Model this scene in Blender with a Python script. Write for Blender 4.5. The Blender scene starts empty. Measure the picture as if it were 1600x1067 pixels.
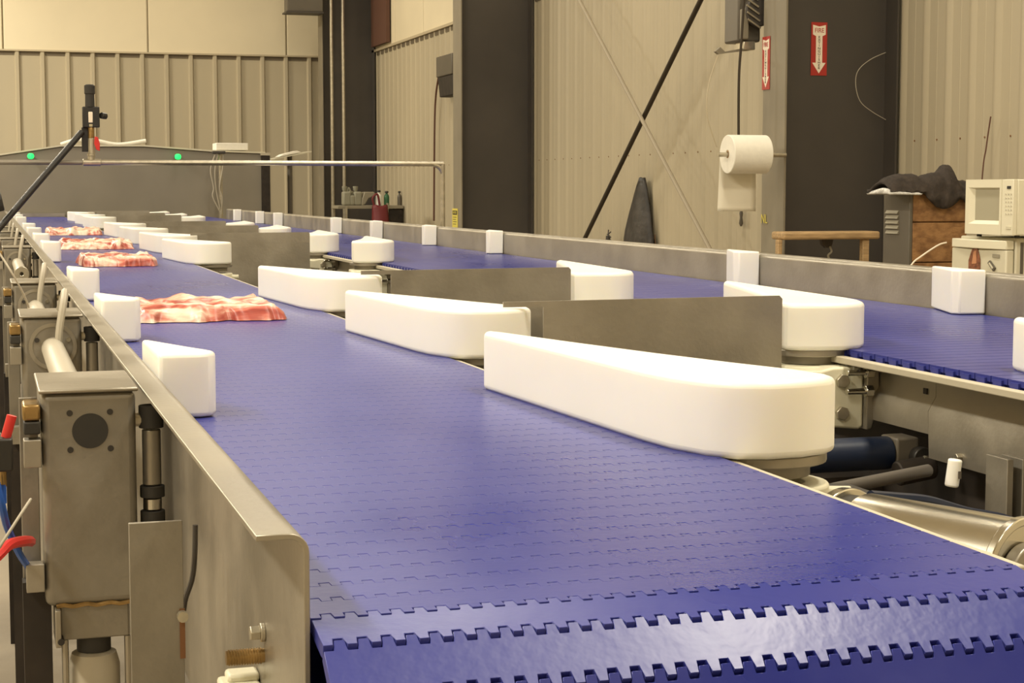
import bpy, bmesh, math, random
from mathutils import Vector, Matrix, noise
random.seed(7)
SC = bpy.context.scene
COL = SC.collection
PI = math.pi

# ---------------------------------------------------------------- camera
F_PX = 2700.0
PITCH = math.atan(238.5 / F_PX)
YAW = math.atan(820 / F_PX * math.cos(PITCH))
HC = 1.15
cam = bpy.data.cameras.new('camera')
cam.sensor_width = 36
cam.lens = F_PX / 1600 * 36
cam.clip_end = 200
cam.clip_start = 0.02
camo = bpy.data.objects.new('camera', cam)
COL.objects.link(camo)
camo.location = (0, 0, HC)
camo.rotation_euler = (PI / 2 - PITCH, 0, -YAW)
SC.camera = camo

# ---------------------------------------------------------------- world, lights, exposure
SC.view_settings.view_transform = 'Standard'
SC.view_settings.look = 'None'
SC.view_settings.gamma = 1
SC.view_settings.use_curve_mapping = False
SC.view_settings.exposure = -0.95
w = bpy.data.worlds.new('world')
SC.world = w
w.use_nodes = True
w.node_tree.nodes['Background'].inputs[0].default_value = (1, .93, .78, 1)
w.node_tree.nodes['Background'].inputs[1].default_value = 0.18
WARM = (1.0, .915, .74)


def area(name, loc, sx, sy, power, rot=(0, 0, 0), color=WARM):
    l = bpy.data.lights.new(name, 'AREA')
    l.shape = 'RECTANGLE'
    l.size = sx
    l.size_y = sy
    l.energy = power
    l.color = color
    o = bpy.data.objects.new(name, l)
    COL.objects.link(o)
    o.location = loc
    o.rotation_euler = rot
    return o


# rows of high bay lights under the roof, the row behind camera added as fill
for i, (y, pl_, pr_) in enumerate(((-2.4, 330, 120), (1.5, 600, 430), (5.35, 480, 170), (9.2, 330, 170), (13.05, 330, 150), (16.9, 430, 90), (20.7, 1250, 110))):
    area('high_bay_light', (-3.3, y, 5.4), .6, 1.5, pl_)
    area('high_bay_light', (2.7, y, 6.0), .6, 1.5, pr_)


# ---------------------------------------------------------------- pixel / plane helpers (a pixel and a real depth give a point)
CF = Vector((math.sin(YAW) * math.cos(PITCH), math.cos(YAW) * math.cos(PITCH), -math.sin(PITCH)))
CR = Vector((math.cos(YAW), -math.sin(YAW), 0))
CU = CR.cross(CF)


def ray(x, y):
    return CF + CR * ((x - 800) / F_PX) - CU * ((y - 533.5) / F_PX)


def aty(x, y, Y):
    d = ray(x, y)
    return Vector((0, 0, HC)) + d * (Y / d.y)


def atx(x, y, X):
    d = ray(x, y)
    return Vector((0, 0, HC)) + d * (X / d.x)


def atz(x, y, Z):
    d = ray(x, y)
    return Vector((0, 0, HC)) + d * ((Z - HC) / d.z)


# ---------------------------------------------------------------- materials
def mat(name, col, rough=.5, metal=0.0, var=0.0, vscale=6.0, bump=0.0, bscale=60.0, col2=None, stretch=(1, 1, 1),
        sss=0.0, spec=.5, rvar=0.0, emis=None, estr=0.0, alpha=1.0, detail=4.0):
    m = bpy.data.materials.new(name)
    m.use_nodes = True
    nt = m.node_tree
    b = nt.nodes['Principled BSDF']
    b.inputs['Base Color'].default_value = (*col, 1)
    b.inputs['Roughness'].default_value = rough
    b.inputs['Metallic'].default_value = metal
    b.inputs['Specular IOR Level'].default_value = spec
    if sss:
        b.inputs['Subsurface Weight'].default_value = sss
        b.inputs['Subsurface Radius'].default_value = (.03, .026, .018)
        b.inputs['Subsurface Scale'].default_value = .6
    if emis:
        b.inputs['Emission Color'].default_value = (*emis, 1)
        b.inputs['Emission Strength'].default_value = estr
    if var or bump or col2 or rvar:
        tc = nt.nodes.new('ShaderNodeTexCoord')
        mp = nt.nodes.new('ShaderNodeMapping')
        mp.inputs['Scale'].default_value = stretch
        geo = nt.nodes.new('ShaderNodeNewGeometry')
        nt.links.new(geo.outputs['Position'], mp.inputs['Vector'])
        n = nt.nodes.new('ShaderNodeTexNoise')
        n.inputs['Scale'].default_value = vscale
        n.inputs['Detail'].default_value = detail
        nt.links.new(mp.outputs[0], n.inputs['Vector'])
        if var or col2:
            r = nt.nodes.new('ShaderNodeValToRGB')
            a = col2 if col2 else tuple(max(0, c * (1 - var)) for c in col)
            z = col if col2 else tuple(min(1, c * (1 + var)) for c in col)
            r.color_ramp.elements[0].position = .35
            r.color_ramp.elements[1].position = .65
            r.color_ramp.elements[0].color = (*a, 1)
            r.color_ramp.elements[1].color = (*z, 1)
            nt.links.new(n.outputs['Fac'], r.inputs['Fac'])
            nt.links.new(r.outputs['Color'], b.inputs['Base Color'])
        if rvar:
            mr = nt.nodes.new('ShaderNodeMapRange')
            mr.inputs['From Min'].default_value = .35
            mr.inputs['From Max'].default_value = .65
            mr.inputs['To Min'].default_value = max(.03, rough - rvar)
            mr.inputs['To Max'].default_value = min(1, rough + rvar)
            nt.links.new(n.outputs['Fac'], mr.inputs['Value'])
            nt.links.new(mr.outputs[0], b.inputs['Roughness'])
        if bump:
            n2 = nt.nodes.new('ShaderNodeTexNoise')
            n2.inputs['Scale'].default_value = bscale
            n2.inputs['Detail'].default_value = 3
            nt.links.new(mp.outputs[0], n2.inputs['Vector'])
            bp = nt.nodes.new('ShaderNodeBump')
            bp.inputs['Strength'].default_value = bump
            bp.inputs['Distance'].default_value = .01
            nt.links.new(n2.outputs['Fac'], bp.inputs['Height'])
            nt.links.new(bp.outputs[0], b.inputs['Normal'])
    return m


M = {}
M['floor'] = mat('concrete', (.32, .27, .20), .7, 0, .25, 1.2, .2, 20)
M['wall_low'] = mat('tan_sheet', (.44, .385, .275), .55, 0, .07, .6, .05, 4, stretch=(1, 1, .25))
M['wall_up'] = mat('cream_liner', (.76, .68, .50), .6, 0, .04, .8, .08, 1.5)
M['trim'] = mat('tan_trim', (.50, .43, .30), .5)
M['closure_brown'] = mat('closure_strip', (.16, .13, .09), .8)  # dark brown strip under the wall's top trim
M['roof'] = mat('roof_white', (.72, .66, .52), .7)
M['column'] = mat('column_paint', (.062, .053, .045), .5, 0, .12, 1.5)
M['flange'] = mat('flange_lit_tone', (.235, .205, .15), .6, 0, .12, 2)  # inner flanges' lit look put into the colour; fan parts share it
M['primer'] = mat('red_primer', (.12, .055, .035), .7)
M['steel'] = mat('stainless', (.345, .315, .26), .42, .7, .12, 7, .05, 90, rvar=.07)
M['steel_top'] = M['steel']
M['steel_dull'] = mat('stainless_dull', (.265, .242, .20), .5, .55, .14, 9, .08, 60, rvar=.06)
M['steel_shiny'] = mat('stainless_polished', (.62, .60, .53), .2, 1.0, .06, 12)
M['galv'] = mat('galvanised', (.50, .46, .37), .35, .8, .12, 30)
M['brass'] = mat('brass', (.36, .24, .10), .35, .9, .2, 60)
M['white'] = mat('white_plastic', (.93, .91, .85), .38, 0, .02, 3, 0, 1, sss=.35)
M['cream'] = mat('cream_casting', (.74, .71, .55), .4, 0, .05, 10, sss=.1)
M['strip'] = mat('wear_strip', (.50, .455, .35), .5)
M['black'] = mat('black_plastic', (.018, .016, .014), .45)
M['rubber'] = mat('black_rubber', (.03, .027, .022), .7)
M['dark'] = mat('dark_brown_steel', (.028, .021, .016), .65, .2, .3, 14)
M['hose_grey'] = mat('grey_hose', (.42, .38, .30), .5)
M['cable'] = mat('white_cable', (.65, .60, .5), .5)
M['red'] = mat('red_plastic', (.60, .03, .025), .4)
M['blue'] = mat('blue_plastic', (.02, .10, .45), .4)
M['motor_blue'] = mat('blue_paint', (.005, .012, .035), .4)
M['sign_red'] = mat('sign_red', (.40, .028, .02), .45)
M['sign_white'] = mat('sign_white', (.86, .76, .62), .45)
M['yellow'] = mat('yellow_label', (.72, .62, .12), .5)
M['ink'] = mat('ink', (.03, .025, .02), .6)
M['paper'] = mat('paper', (.88, .85, .76), .8, 0, .02, 30, .1, 90)
M['paper_sheet'] = mat('paper_sheet', (.80, .75, .62), .8)
M['hood'] = mat('hood_steel', (.27, .245, .20), .5, .3, .05, 2)
M['wood'] = mat('pine', (.45, .30, .15), .6, 0, .2, 10, .1, 40, stretch=(1, 8, 8))
M['osb'] = mat('osb_board', (.36, .19, .075), .6, col2=(.20, .095, .035), vscale=20, bump=.3, bscale=50, stretch=(1, 1.5, 1.5))
M['locker'] = mat('grey_enamel', (.115, .10, .078), .45, 0, .08, 3)
M['louver'] = mat('louver_edge', (.30, .27, .20), .45)
M['cloth'] = mat('dark_cloth', (.040, .030, .024), .9, 0, .3, 20, .4, 60)
M['tarp'] = mat('black_sheeting', (.030, .025, .022), .45, 0, .4, 14, .6, 10)
M['plastic_clear'] = mat('plastic_bag', (.65, .64, .62), .25, 0, .2, 60)
M['enamel'] = mat('white_enamel', (.80, .76, .60), .3)
M['enamel_side'] = mat('cream_enamel', (.66, .62, .48), .4)
M['window_grey'] = mat('mesh_window', (.42, .39, .29), .25)
M['panel_grey'] = mat('button_grey', (.62, .58, .46), .5)
M['bottle_brown'] = mat('bottle_picture', (.22, .08, .04), .4, 0, .4, 60)
M['amber'] = mat('amber_patch', (.55, .25, .12), .5)
M['darkred'] = mat('dark_red_plastic', (.16, .018, .022), .5)
M['green'] = mat('green_plastic', (.03, .12, .05), .5)
M['jug'] = mat('grey_jug', (.30, .29, .22), .5)
M['led'] = mat('green_lamp', (.02, .5, .12), .3, emis=(.02, 1, .14), estr=3.2)
M['rust'] = mat('rust', (.20, .09, .035), .8)
M['bar_light'] = mat('grey_rod', (.36, .31, .23), .6, .2)
M['bar_dark'] = mat('cable_and_rod_shade', (.035, .024, .012), .7)  # one brace rod's shadow side put into the colour; hanging cable too


def belt_mat():
    m = mat('blue_belt', (.05, .06, .34), .30, spec=.24)
    nt = m.node_tree
    b = nt.nodes['Principled BSDF']
    geo = nt.nodes.new('ShaderNodeNewGeometry')
    mp = nt.nodes.new('ShaderNodeMapping')
    mp.inputs['Scale'].default_value = (2.6, 1.1, 2.6)
    nt.links.new(geo.outputs['Position'], mp.inputs['Vector'])
    n = nt.nodes.new('ShaderNodeTexNoise')
    n.inputs['Scale'].default_value = 1.0
    n.inputs['Detail'].default_value = 5
    n.inputs['Roughness'].default_value = .6
    nt.links.new(mp.outputs[0], n.inputs['Vector'])
    r = nt.nodes.new('ShaderNodeValToRGB')
    r.color_ramp.elements[0].position = .38
    r.color_ramp.elements[1].position = .68
    r.color_ramp.elements[0].color = (.022, .030, .22, 1)
    r.color_ramp.elements[1].color = (.062, .068, .27, 1)     # dried film of fat on the plastic
    nt.links.new(n.outputs['Fac'], r.inputs['Fac'])
    nt.links.new(r.outputs['Color'], b.inputs['Base Color'])
    mr = nt.nodes.new('ShaderNodeMapRange')
    mr.inputs['From Min'].default_value = .35
    mr.inputs['From Max'].default_value = .7
    mr.inputs['To Min'].default_value = .26
    mr.inputs['To Max'].default_value = .40
    nt.links.new(n.outputs['Fac'], mr.inputs['Value'])
    nt.links.new(mr.outputs[0], b.inputs['Roughness'])
    n2 = nt.nodes.new('ShaderNodeTexNoise')
    n2.inputs['Scale'].default_value = 90
    nt.links.new(geo.outputs['Position'], n2.inputs['Vector'])
    bp = nt.nodes.new('ShaderNodeBump')
    bp.inputs['Strength'].default_value = .08
    bp.inputs['Distance'].default_value = .003
    nt.links.new(n2.outputs['Fac'], bp.inputs['Height'])
    nt.links.new(bp.outputs[0], b.inputs['Normal'])
    return m


M['belt'] = belt_mat()


def meat_mat():
    m = mat('raw_meat', (.5, .1, .08), .38, spec=.5)
    nt = m.node_tree
    b = nt.nodes['Principled BSDF']
    b.inputs['Subsurface Weight'].default_value = .12
    b.inputs['Subsurface Radius'].default_value = (.02, .006, .004)
    tc = nt.nodes.new('ShaderNodeTexCoord')
    mp = nt.nodes.new('ShaderNodeMapping')
    mp.inputs['Scale'].default_value = (4, 11, 11)
    mp.inputs['Rotation'].default_value = (0, 0, .2)
    nt.links.new(tc.outputs['Object'], mp.inputs['Vector'])
    n = nt.nodes.new('ShaderNodeTexNoise')
    n.inputs['Scale'].default_value = 1.0
    n.inputs['Detail'].default_value = 5
    n.inputs['Distortion'].default_value = 1.2
    nt.links.new(mp.outputs[0], n.inputs['Vector'])
    r = nt.nodes.new('ShaderNodeValToRGB')
    e = r.color_ramp.elements
    e[0].position = .34
    e[0].color = (.22, .03, .022, 1)
    e[1].position = .59
    e[1].color = (.84, .68, .54, 1)
    for p, c in ((.42, (.42, .085, .06)), (.48, (.56, .20, .145)), (.53, (.74, .46, .35))):
        x = e.new(p)
        x.color = (*c, 1)
    nt.links.new(n.outputs['Fac'], r.inputs['Fac'])
    nt.links.new(r.outputs['Color'], b.inputs['Base Color'])
    return m


M['meat'] = meat_mat()


# ---------------------------------------------------------------- mesh builder
class MB:
    def __init__(s):
        s.v, s.f, s.m = [], [], []

    def add(s, vs, fs, mi=0):
        k = len(s.v)
        s.v += [Vector(p) for p in vs]
        s.f += [tuple(i + k for i in f) for f in fs]
        s.m += [mi] * len(fs)
        return s

    def box(s, x0, x1, y0, y1, z0, z1, mi=0):
        return s.add([(x0, y0, z0), (x1, y0, z0), (x1, y1, z0), (x0, y1, z0), (x0, y0, z1), (x1, y0, z1), (x1, y1, z1), (x0, y1, z1)],
                     [(0, 3, 2, 1), (4, 5, 6, 7), (0, 1, 5, 4), (1, 2, 6, 5), (2, 3, 7, 6), (3, 0, 4, 7)], mi)

    def prism(s, poly, a, b, axis='z', mi=0):
        """closed outline extruded along an axis; outline in (x,y), (x,z) or (y,z)"""
        area2 = sum(poly[i][0] * poly[(i + 1) % len(poly)][1] - poly[(i + 1) % len(poly)][0] * poly[i][1] for i in range(len(poly)))
        if area2 < 0:
            poly = poly[::-1]
        n = len(poly)
        if axis == 'z':
            P = lambda p, t: (p[0], p[1], t)
        elif axis == 'y':
            P = lambda p, t: (p[0], -t, p[1])
            a, b = -b, -a
            P = lambda p, t: (p[0], -t, p[1])
        else:
            P = lambda p, t: (t, p[0], p[1])
        vs = [P(p, a) for p in poly] + [P(p, b) for p in poly]
        fs = [tuple(range(n - 1, -1, -1)), tuple(range(n, 2 * n))] + [(i, (i + 1) % n, n + (i + 1) % n, n + i) for i in range(n)]
        return s.add(vs, fs, mi)

    def cyl(s, p0, p1, r0, r1=None, n=16, mi=0, caps=True, ph=0):
        r1 = r0 if r1 is None else r1
        p0, p1 = Vector(p0), Vector(p1)
        d = (p1 - p0).normalized()
        u = d.orthogonal().normalized()
        v = d.cross(u)
        vs = []
        for p, r in ((p0, r0), (p1, r1)):
            for i in range(n):
                a = 2 * PI * i / n + ph
                vs.append(p + u * (r * math.cos(a)) + v * (r * math.sin(a)))
        fs = [(i, (i + 1) % n, n + (i + 1) % n, n + i) for i in range(n)]
        if caps:
            fs += [tuple(range(n - 1, -1, -1)), tuple(range(n, 2 * n))]
        return s.add(vs, fs, mi)

    def ring(s, p0, p1, ro, ri, n=28, mi=0):
        p0, p1 = Vector(p0), Vector(p1)
        d = (p1 - p0).normalized()
        u = d.orthogonal().normalized()
        v = d.cross(u)
        vs = []
        for p, r in ((p0, ro), (p1, ro), (p1, ri), (p0, ri)):
            for i in range(n):
                a = 2 * PI * i / n
                vs.append(p + u * (r * math.cos(a)) + v * (r * math.sin(a)))
        fs = []
        for k in range(4):
            k2 = (k + 1) % 4
            fs += [(k * n + i, k * n + (i + 1) % n, k2 * n + (i + 1) % n, k2 * n + i) for i in range(n)]
        return s.add(vs, fs, mi)

    def tube(s, pts, r, n=8, mi=0, sub=6):
        pts = [Vector(p) for p in pts]
        if len(pts) > 2 and sub > 1:
            q = []
            for i in range(len(pts) - 1):
                a = pts[max(i - 1, 0)]
                b, c = pts[i], pts[i + 1]
                d = pts[min(i + 2, len(pts) - 1)]
                for k in range(sub):
                    t = k / sub
                    q.append(.5 * ((2 * b) + (c - a) * t + (2 * a - 5 * b + 4 * c - d) * t * t + (3 * b - a - 3 * c + d) * t ** 3))
            q.append(pts[-1])
            pts = q
        u = None
        vs = []
        for i, p in enumerate(pts):
            d = (pts[min(i + 1, len(pts) - 1)] - pts[max(i - 1, 0)]).normalized()
            if u is None:
                u = d.orthogonal().normalized()
            else:
                u = (u - d * u.dot(d)).normalized()
            v = d.cross(u)
            for k in range(n):
                a = 2 * PI * k / n
                vs.append(p + u * (r * math.cos(a)) + v * (r * math.sin(a)))
        fs = []
        for i in range(len(pts) - 1):
            fs += [(i * n + k, i * n + (k + 1) % n, (i + 1) * n + (k + 1) % n, (i + 1) * n + k) for k in range(n)]
        L = (len(pts) - 1) * n
        fs += [tuple(range(n - 1, -1, -1)), tuple(range(L, L + n))]
        return s.add(vs, fs, mi)

    def lathe(s, c, prof, n=16, mi=0):
        """profile (r, z) turned about the vertical through c"""
        c = Vector(c)
        vs = []
        for r, z in prof:
            for i in range(n):
                a = 2 * PI * i / n
                vs.append(c + Vector((r * math.cos(a), r * math.sin(a), z)))
        fs = []
        for k in range(len(prof) - 1):
            fs += [(k * n + i, k * n + (i + 1) % n, (k + 1) * n + (i + 1) % n, (k + 1) * n + i) for i in range(n)]
        fs += [tuple(range(n - 1, -1, -1)), tuple(range((len(prof) - 1) * n, len(prof) * n))]
        return s.add(vs, fs, mi)

    def mesh(s, name, mats, off=Vector((0, 0, 0)), smooth=True, ang=35):
        me = bpy.data.meshes.new(name)
        me.from_pydata([p - off for p in s.v], [], s.f)
        for m in (mats if isinstance(mats, (list, tuple)) else [mats]):
            me.materials.append(m)
        me.polygons.foreach_set('material_index', s.m)
        me.update()
        if smooth:
            me.shade_smooth()
            me.set_sharp_from_angle(angle=math.radians(ang))
        return me

    def build(s, name, mats, parent=None, bevel=0, seg=2, origin=None, smooth=True, ang=35):
        off = Vector((0, 0, 0))
        if parent is not None:
            off = wloc(parent)
        elif origin == 'base':
            lo = [min(p[i] for p in s.v) for i in range(3)]
            hi = [max(p[i] for p in s.v) for i in range(3)]
            off = Vector(((lo[0] + hi[0]) / 2, (lo[1] + hi[1]) / 2, lo[2]))
        o = bpy.data.objects.new(name, s.mesh(name, mats, off, smooth, ang))
        COL.objects.link(o)
        if parent is not None:
            o.parent = parent
        else:
            o.location = off
        if bevel:
            b = o.modifiers.new('bevel', 'BEVEL')
            b.width = bevel
            b.segments = seg
            b.limit_method = 'ANGLE'
            b.angle_limit = math.radians(40)
            b.harden_normals = False
        return o


def wloc(o):
    v = Vector((0, 0, 0))
    while o is not None:
        v += o.location
        o = o.parent
    return v


def empty(name, loc=(0, 0, 0)):
    o = bpy.data.objects.new(name, None)
    COL.objects.link(o)
    o.location = loc
    o.empty_display_size = .05
    return o


def tag(o, label=None, cat=None, group=None, kind=None):
    for k, v in (('label', label), ('category', cat), ('group', group), ('kind', kind)):
        if v:
            o[k] = v
    return o


def thing(name, label, cat, loc=(0, 0, 0), group=None):
    return tag(empty(name, loc), label, cat, group)


KIDS = {}


def copy_tree(o, parent=None):
    c = o.copy()
    COL.objects.link(c)
    if parent is not None:
        c.parent = parent
    for ch in list(o.children):
        copy_tree(ch, c)
    return c


def text_mesh(body, size, m, align='CENTER'):
    cu = bpy.data.curves.new('lettering', 'FONT')
    cu.body = body
    cu.size = size
    cu.align_x = align
    cu.align_y = 'CENTER'
    cu.extrude = .0006
    o = bpy.data.objects.new('lettering', cu)
    COL.objects.link(o)
    dg = bpy.context.evaluated_depsgraph_get()
    me = bpy.data.meshes.new_from_object(o.evaluated_get(dg))
    bpy.data.objects.remove(o)
    me.materials.clear()
    me.materials.append(m)
    return me


def text_on(parent, body, size, m, x, z, y=-.002, sx=1.0, align='CENTER'):
    me = text_mesh(body, size, m, align)
    o = bpy.data.objects.new('lettering', me)
    COL.objects.link(o)
    o.parent = parent
    o.location = (x, y, z)
    o.rotation_euler = (PI / 2, 0, 0)
    o.scale = (sx, 1, 1)
    return o


# ---------------------------------------------------------------- the building
XW = 5.0          # right wall
YB = 24.0         # back wall
ZT = 2.965        # top of the ribbed lower sheeting
fl = tag(MB().box(-9, XW + .3, -6, YB + .3, -.2, 0).build('floor', M['floor']), kind='structure')
tag(MB().box(-9, XW + .3, -6, YB + .3, 6.6, 6.75).build('ceiling', M['roof']), kind='structure')
tag(MB().box(-9.2, -9, -6, YB + .3, 0, 6.6).build('wall_left', M['wall_up']), kind='structure')
tag(MB().box(-9, XW, -6.2, -6, 0, 6.6).build('wall_front', M['wall_up']), kind='structure')

# back wall: smooth insulated upper panels, ribbed sheets below, one object per sheet
wb = tag(MB().box(-9, XW + .3, YB + .06, YB + .2, 0, 6.6).build('wall_back', M['wall_up']), kind='structure')
pitch = .325
up0 = [-7.4, -5.55, -3.70, -1.63, .25, 2.13, 4.01, 5.0]
for a, b in zip(up0[:-1], up0[1:]):
    MB().box(a + .008, b - .008, YB + .01, YB + .06, ZT, 6.6).build('wall_panel', M['wall_up'], wb, bevel=.012)
rib = MB()
rib.box(0, pitch, .02, .05, 0, ZT - .015)
rib.prism([(pitch - .075, .022), (pitch - .055, -.016), (pitch - .018, -.016), (pitch, .022)], 0, ZT)
rib_me = rib.mesh('ribbed_sheet', M['wall_low'])
x = 4.36 - pitch
k = 0
while x > -8.5:
    o = bpy.data.objects.new('ribbed_sheet', rib_me)
    COL.objects.link(o)
    o.parent = wb
    o.location = (x, YB, 0)
    x -= pitch
MB().box(4.36, XW, YB + .02, YB + .05, 0, ZT - .015).build('ribbed_sheet', M['wall_low'], wb)
MB().box(-9, 4.55, YB - .03, YB + .012, ZT, ZT + .022).build('top_trim', M['trim'], wb)
MB().box(-9, 4.55, YB + .012, YB + .03, ZT - .05, ZT).build('closure_strip', M['closure_brown'], wb)

# right wall
wr = tag(MB().box(XW + .06, XW + .2, -6, YB + .3, 0, 6.6).build('wall_right', M['wall_up']), kind='structure')
cols = [9.03, 15.95, 22.96, 2.1]
pit2 = .24
s = MB()
s.box(.02, .05, 0, pit2, 0, ZT - .02)
s.prism([(.022, pit2 - .085), (.006, pit2 - .055), (.006, pit2 - .03), (.022, pit2)], 0, ZT - .004)
s.prism([(.022, pit2 * .33 - .012), (.018, pit2 * .33), (.022, pit2 * .33 + .012)], 0, ZT - .02)
for z in (1.42,):
    s.cyl((.02, .06, z), (.016, .06, z), .005, n=6, mi=1)
s_me = s.mesh('ribbed_sheet', [M['wall_low'], M['rust']])
y = 2.2
while y < YB - .1:
    o = bpy.data.objects.new('ribbed_sheet', s_me)
    COL.objects.link(o)
    o.parent = wr
    o.location = (XW, y, 0)
    y += pit2
for i in range(15):
    MB().box(XW + .01, XW + .06, 2.2 + i * 1.5 + .01, 2.2 + (i + 1) * 1.5 - .01, ZT, 6.6).build('wall_panel', M['wall_up'], wr, bevel=.01)
MB().box(XW - .02, XW + .012, 2.2, YB, ZT, ZT + .03).build('top_trim', M['trim'], wr)
MB().box(XW + .012, XW + .03, 2.2, YB, ZT - .05, ZT).build('closure_strip', M['closure_brown'], wr)

# tapered H columns: web + flanges, standing against the right wall
col_labels = ['dark grey steel column with the paper roll and red arrow labels',
              'dark grey steel column in the middle, with a yellow notice low on its flange',
              'dark grey steel column in the far corner beside the back wall']
for i, yc in enumerate(cols[:3]):
    dep = .72
    c = thing('steel_column', col_labels[i], 'column', (XW - dep / 2, yc, 0), 'steel building columns')
    MB().box(XW - dep + .012, XW - .02, yc - .006, yc + .006, 0, 6.6).build('web', M['column'], c)
    fw = .14
    MB().box(XW - dep, XW - dep + .012, yc - .012 - fw, yc + fw, 0, 6.6).build('inner_flange', M['flange'], c, bevel=.002)
    MB().box(XW - .02, XW - .008, yc - fw, yc + fw, 0, 6.6).build('outer_flange', M['column'], c)

# beam end and girt up in the far corner
b = thing('roof_beam', 'dark steel beam end under the roof beside the far corner column', 'beam', tuple(aty(475, 10, 22.7)))
q0, q1 = aty(448, 18, 22.7), aty(503, -60, 22.7)
MB().box(q0.x, q1.x, 22.64, 22.9, q0.z, q1.z).build('web', M['locker'], b, bevel=.01)
MB().box(q0.x - .02, q1.x, 22.6, 22.94, q0.z - .02, q0.z).build('flange', M['column'], b)
b = thing('wall_girt', 'rusty red steel strip above the ribbed sheeting by the corner column', 'girt', (XW - .05, 22.2, 3.1))
MB().box(XW - .06, XW - .01, 21.9, 22.8, ZT + .06, 6.5).build('plate', M['primer'], b)

# conduits in front of the corner column
for (px, lab) in ((520, 'left one of two thin grey conduits before the far corner column'), (538, 'right one of two thin grey conduits before the far corner column')):
    p = aty(px, 300, 22.6)
    o = MB().cyl((p.x, 22.6, 0), (p.x, 22.6, 6.6), .022, n=8).build('conduit', M['galv'], origin='base')
    tag(o, lab, 'conduit', 'thin conduits in the far corner')

# X bracing between columns
XB = XW - .25


def rodx(pa, pb, r, m, name, lab, cat):
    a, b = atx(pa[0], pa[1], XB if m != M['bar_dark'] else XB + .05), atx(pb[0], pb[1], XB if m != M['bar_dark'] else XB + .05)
    d = b - a
    a2, b2 = a - d * .35, b + d * .55
    if b2.z < 0.05:
        b2 = a + d * ((.05 - a.z) / d.z)
    o = MB().cyl(a2, b2, r, n=10).build(name, m, origin='base')
    return tag(o, lab, cat, 'crossed braces on the right wall')


rodx((905, 0), (1107, 385), .016, M['bar_light'], 'brace_rod', 'grey brace rod running down to the right on the ribbed wall', 'brace')
rodx((1095, 0), (915, 370), .019, M['bar_dark'], 'brace_rod', 'brace rod in its painted shadow tone running down to the left on the ribbed wall', 'brace')

# switch box behind the middle column's flange, with its cable
p = atx(693, 120, XW - .05)
c = thing('switch_box', 'grey electrical box left of the middle column', 'electrical box', (XW - .1, p.y, p.z - .2))
y0, y1 = atx(705, 120, XW - .12).y, atx(684, 120, XW - .12).y
z0, z1, zm = atx(690, 152, XW - .12).z, atx(690, 88, XW - .12).z, atx(690, 120, XW - .12).z
MB().box(XW - .14, XW, y0 - .1, y1, zm, z1).build('case', M['locker'], c, bevel=.01)
MB().prism([(y0 - .1, zm), (y1 - .03, zm), (y1 - .12, z0), (y0 - .1, z0)], XW - .13, XW, 'x').build('lower_case', M['dark'], c, bevel=.01)
a1 = [atx(685, 122, XW - .06), atx(681, 150, XW - .05), atx(679, 200, XW - .05), atx(678, 345, XW - .05)]
MB().tube(a1, .012).build('cable', M['primer'], c)

# motor and bracket high on column 2's left side
yq = 9.3
c = thing('wall_fan', 'dark grey fan motor with bracket high up left of the column with the paper roll', 'fan', tuple(aty(1160, 60, yq)))
a, b = aty(1153, 65, yq), aty(1190, -60, yq)
MB().box(a.x, b.x, yq, yq + .2, a.z, b.z).build('case', M['locker'], c, bevel=.012)
a2, b2 = aty(1155, 62, yq), aty(1165, 15, yq)
MB().box(a2.x, b2.x, yq - .05, yq, a2.z, b2.z).build('cover', M['flange'], c, bevel=.006)
cc = aty(1180, 20, yq)
MB().cyl((cc.x, yq - .06, cc.z), (cc.x, yq, cc.z), .085, n=20).build('guard', M['column'], c, bevel=.01)
for k in range(5):
    q = aty(1172 + k * 1.0, -6 + k * 11, yq - .07)
    MB().cyl(q + Vector((-.03, 0, .03)), q + Vector((.05, 0, -.02)), .006, n=6).build('fin', M['galv'], c)
a, b = aty(1118, 83, yq), aty(1178, 72, yq)
MB().prism([(a.x, a.z + .01), (a.x + .03, a.z + .035), (a.x + .06, a.z + .01), (b.x, b.z), (b.x, b.z - .02), (a.x + .02, a.z - .005)], yq, yq + .03, 'y').build('bracket', M['flange'], c)
a, b = aty(1160, 78, yq), aty(1178, 65, yq)
MB().box(a.x, b.x, yq - .02, yq + .1, a.z, b.z).build('lamp_housing', M['galv'], c, bevel=.005)
c2 = MB().tube([aty(1163, -10, yq - .1), aty(1158, 70, yq - .1), aty(1155, 110, yq - .1), aty(1154, 160, yq - .1), aty(1154, 230, yq - .1)], .008).build('hanging_cable', M['bar_dark'], origin='base')
tag(c2, 'dark brown cable hanging down behind the white paper roll', 'cable')
c3 = MB().tube([aty(1122, 86, yq), aty(1108, 130, yq), aty(1105, 180, yq), aty(1120, 230, yq)], .003, n=5).build('loose_wire', M['trim'], origin='base')
tag(c3, 'thin slack wire curving down from the fan bracket to the paper roll', 'wire')


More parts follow.
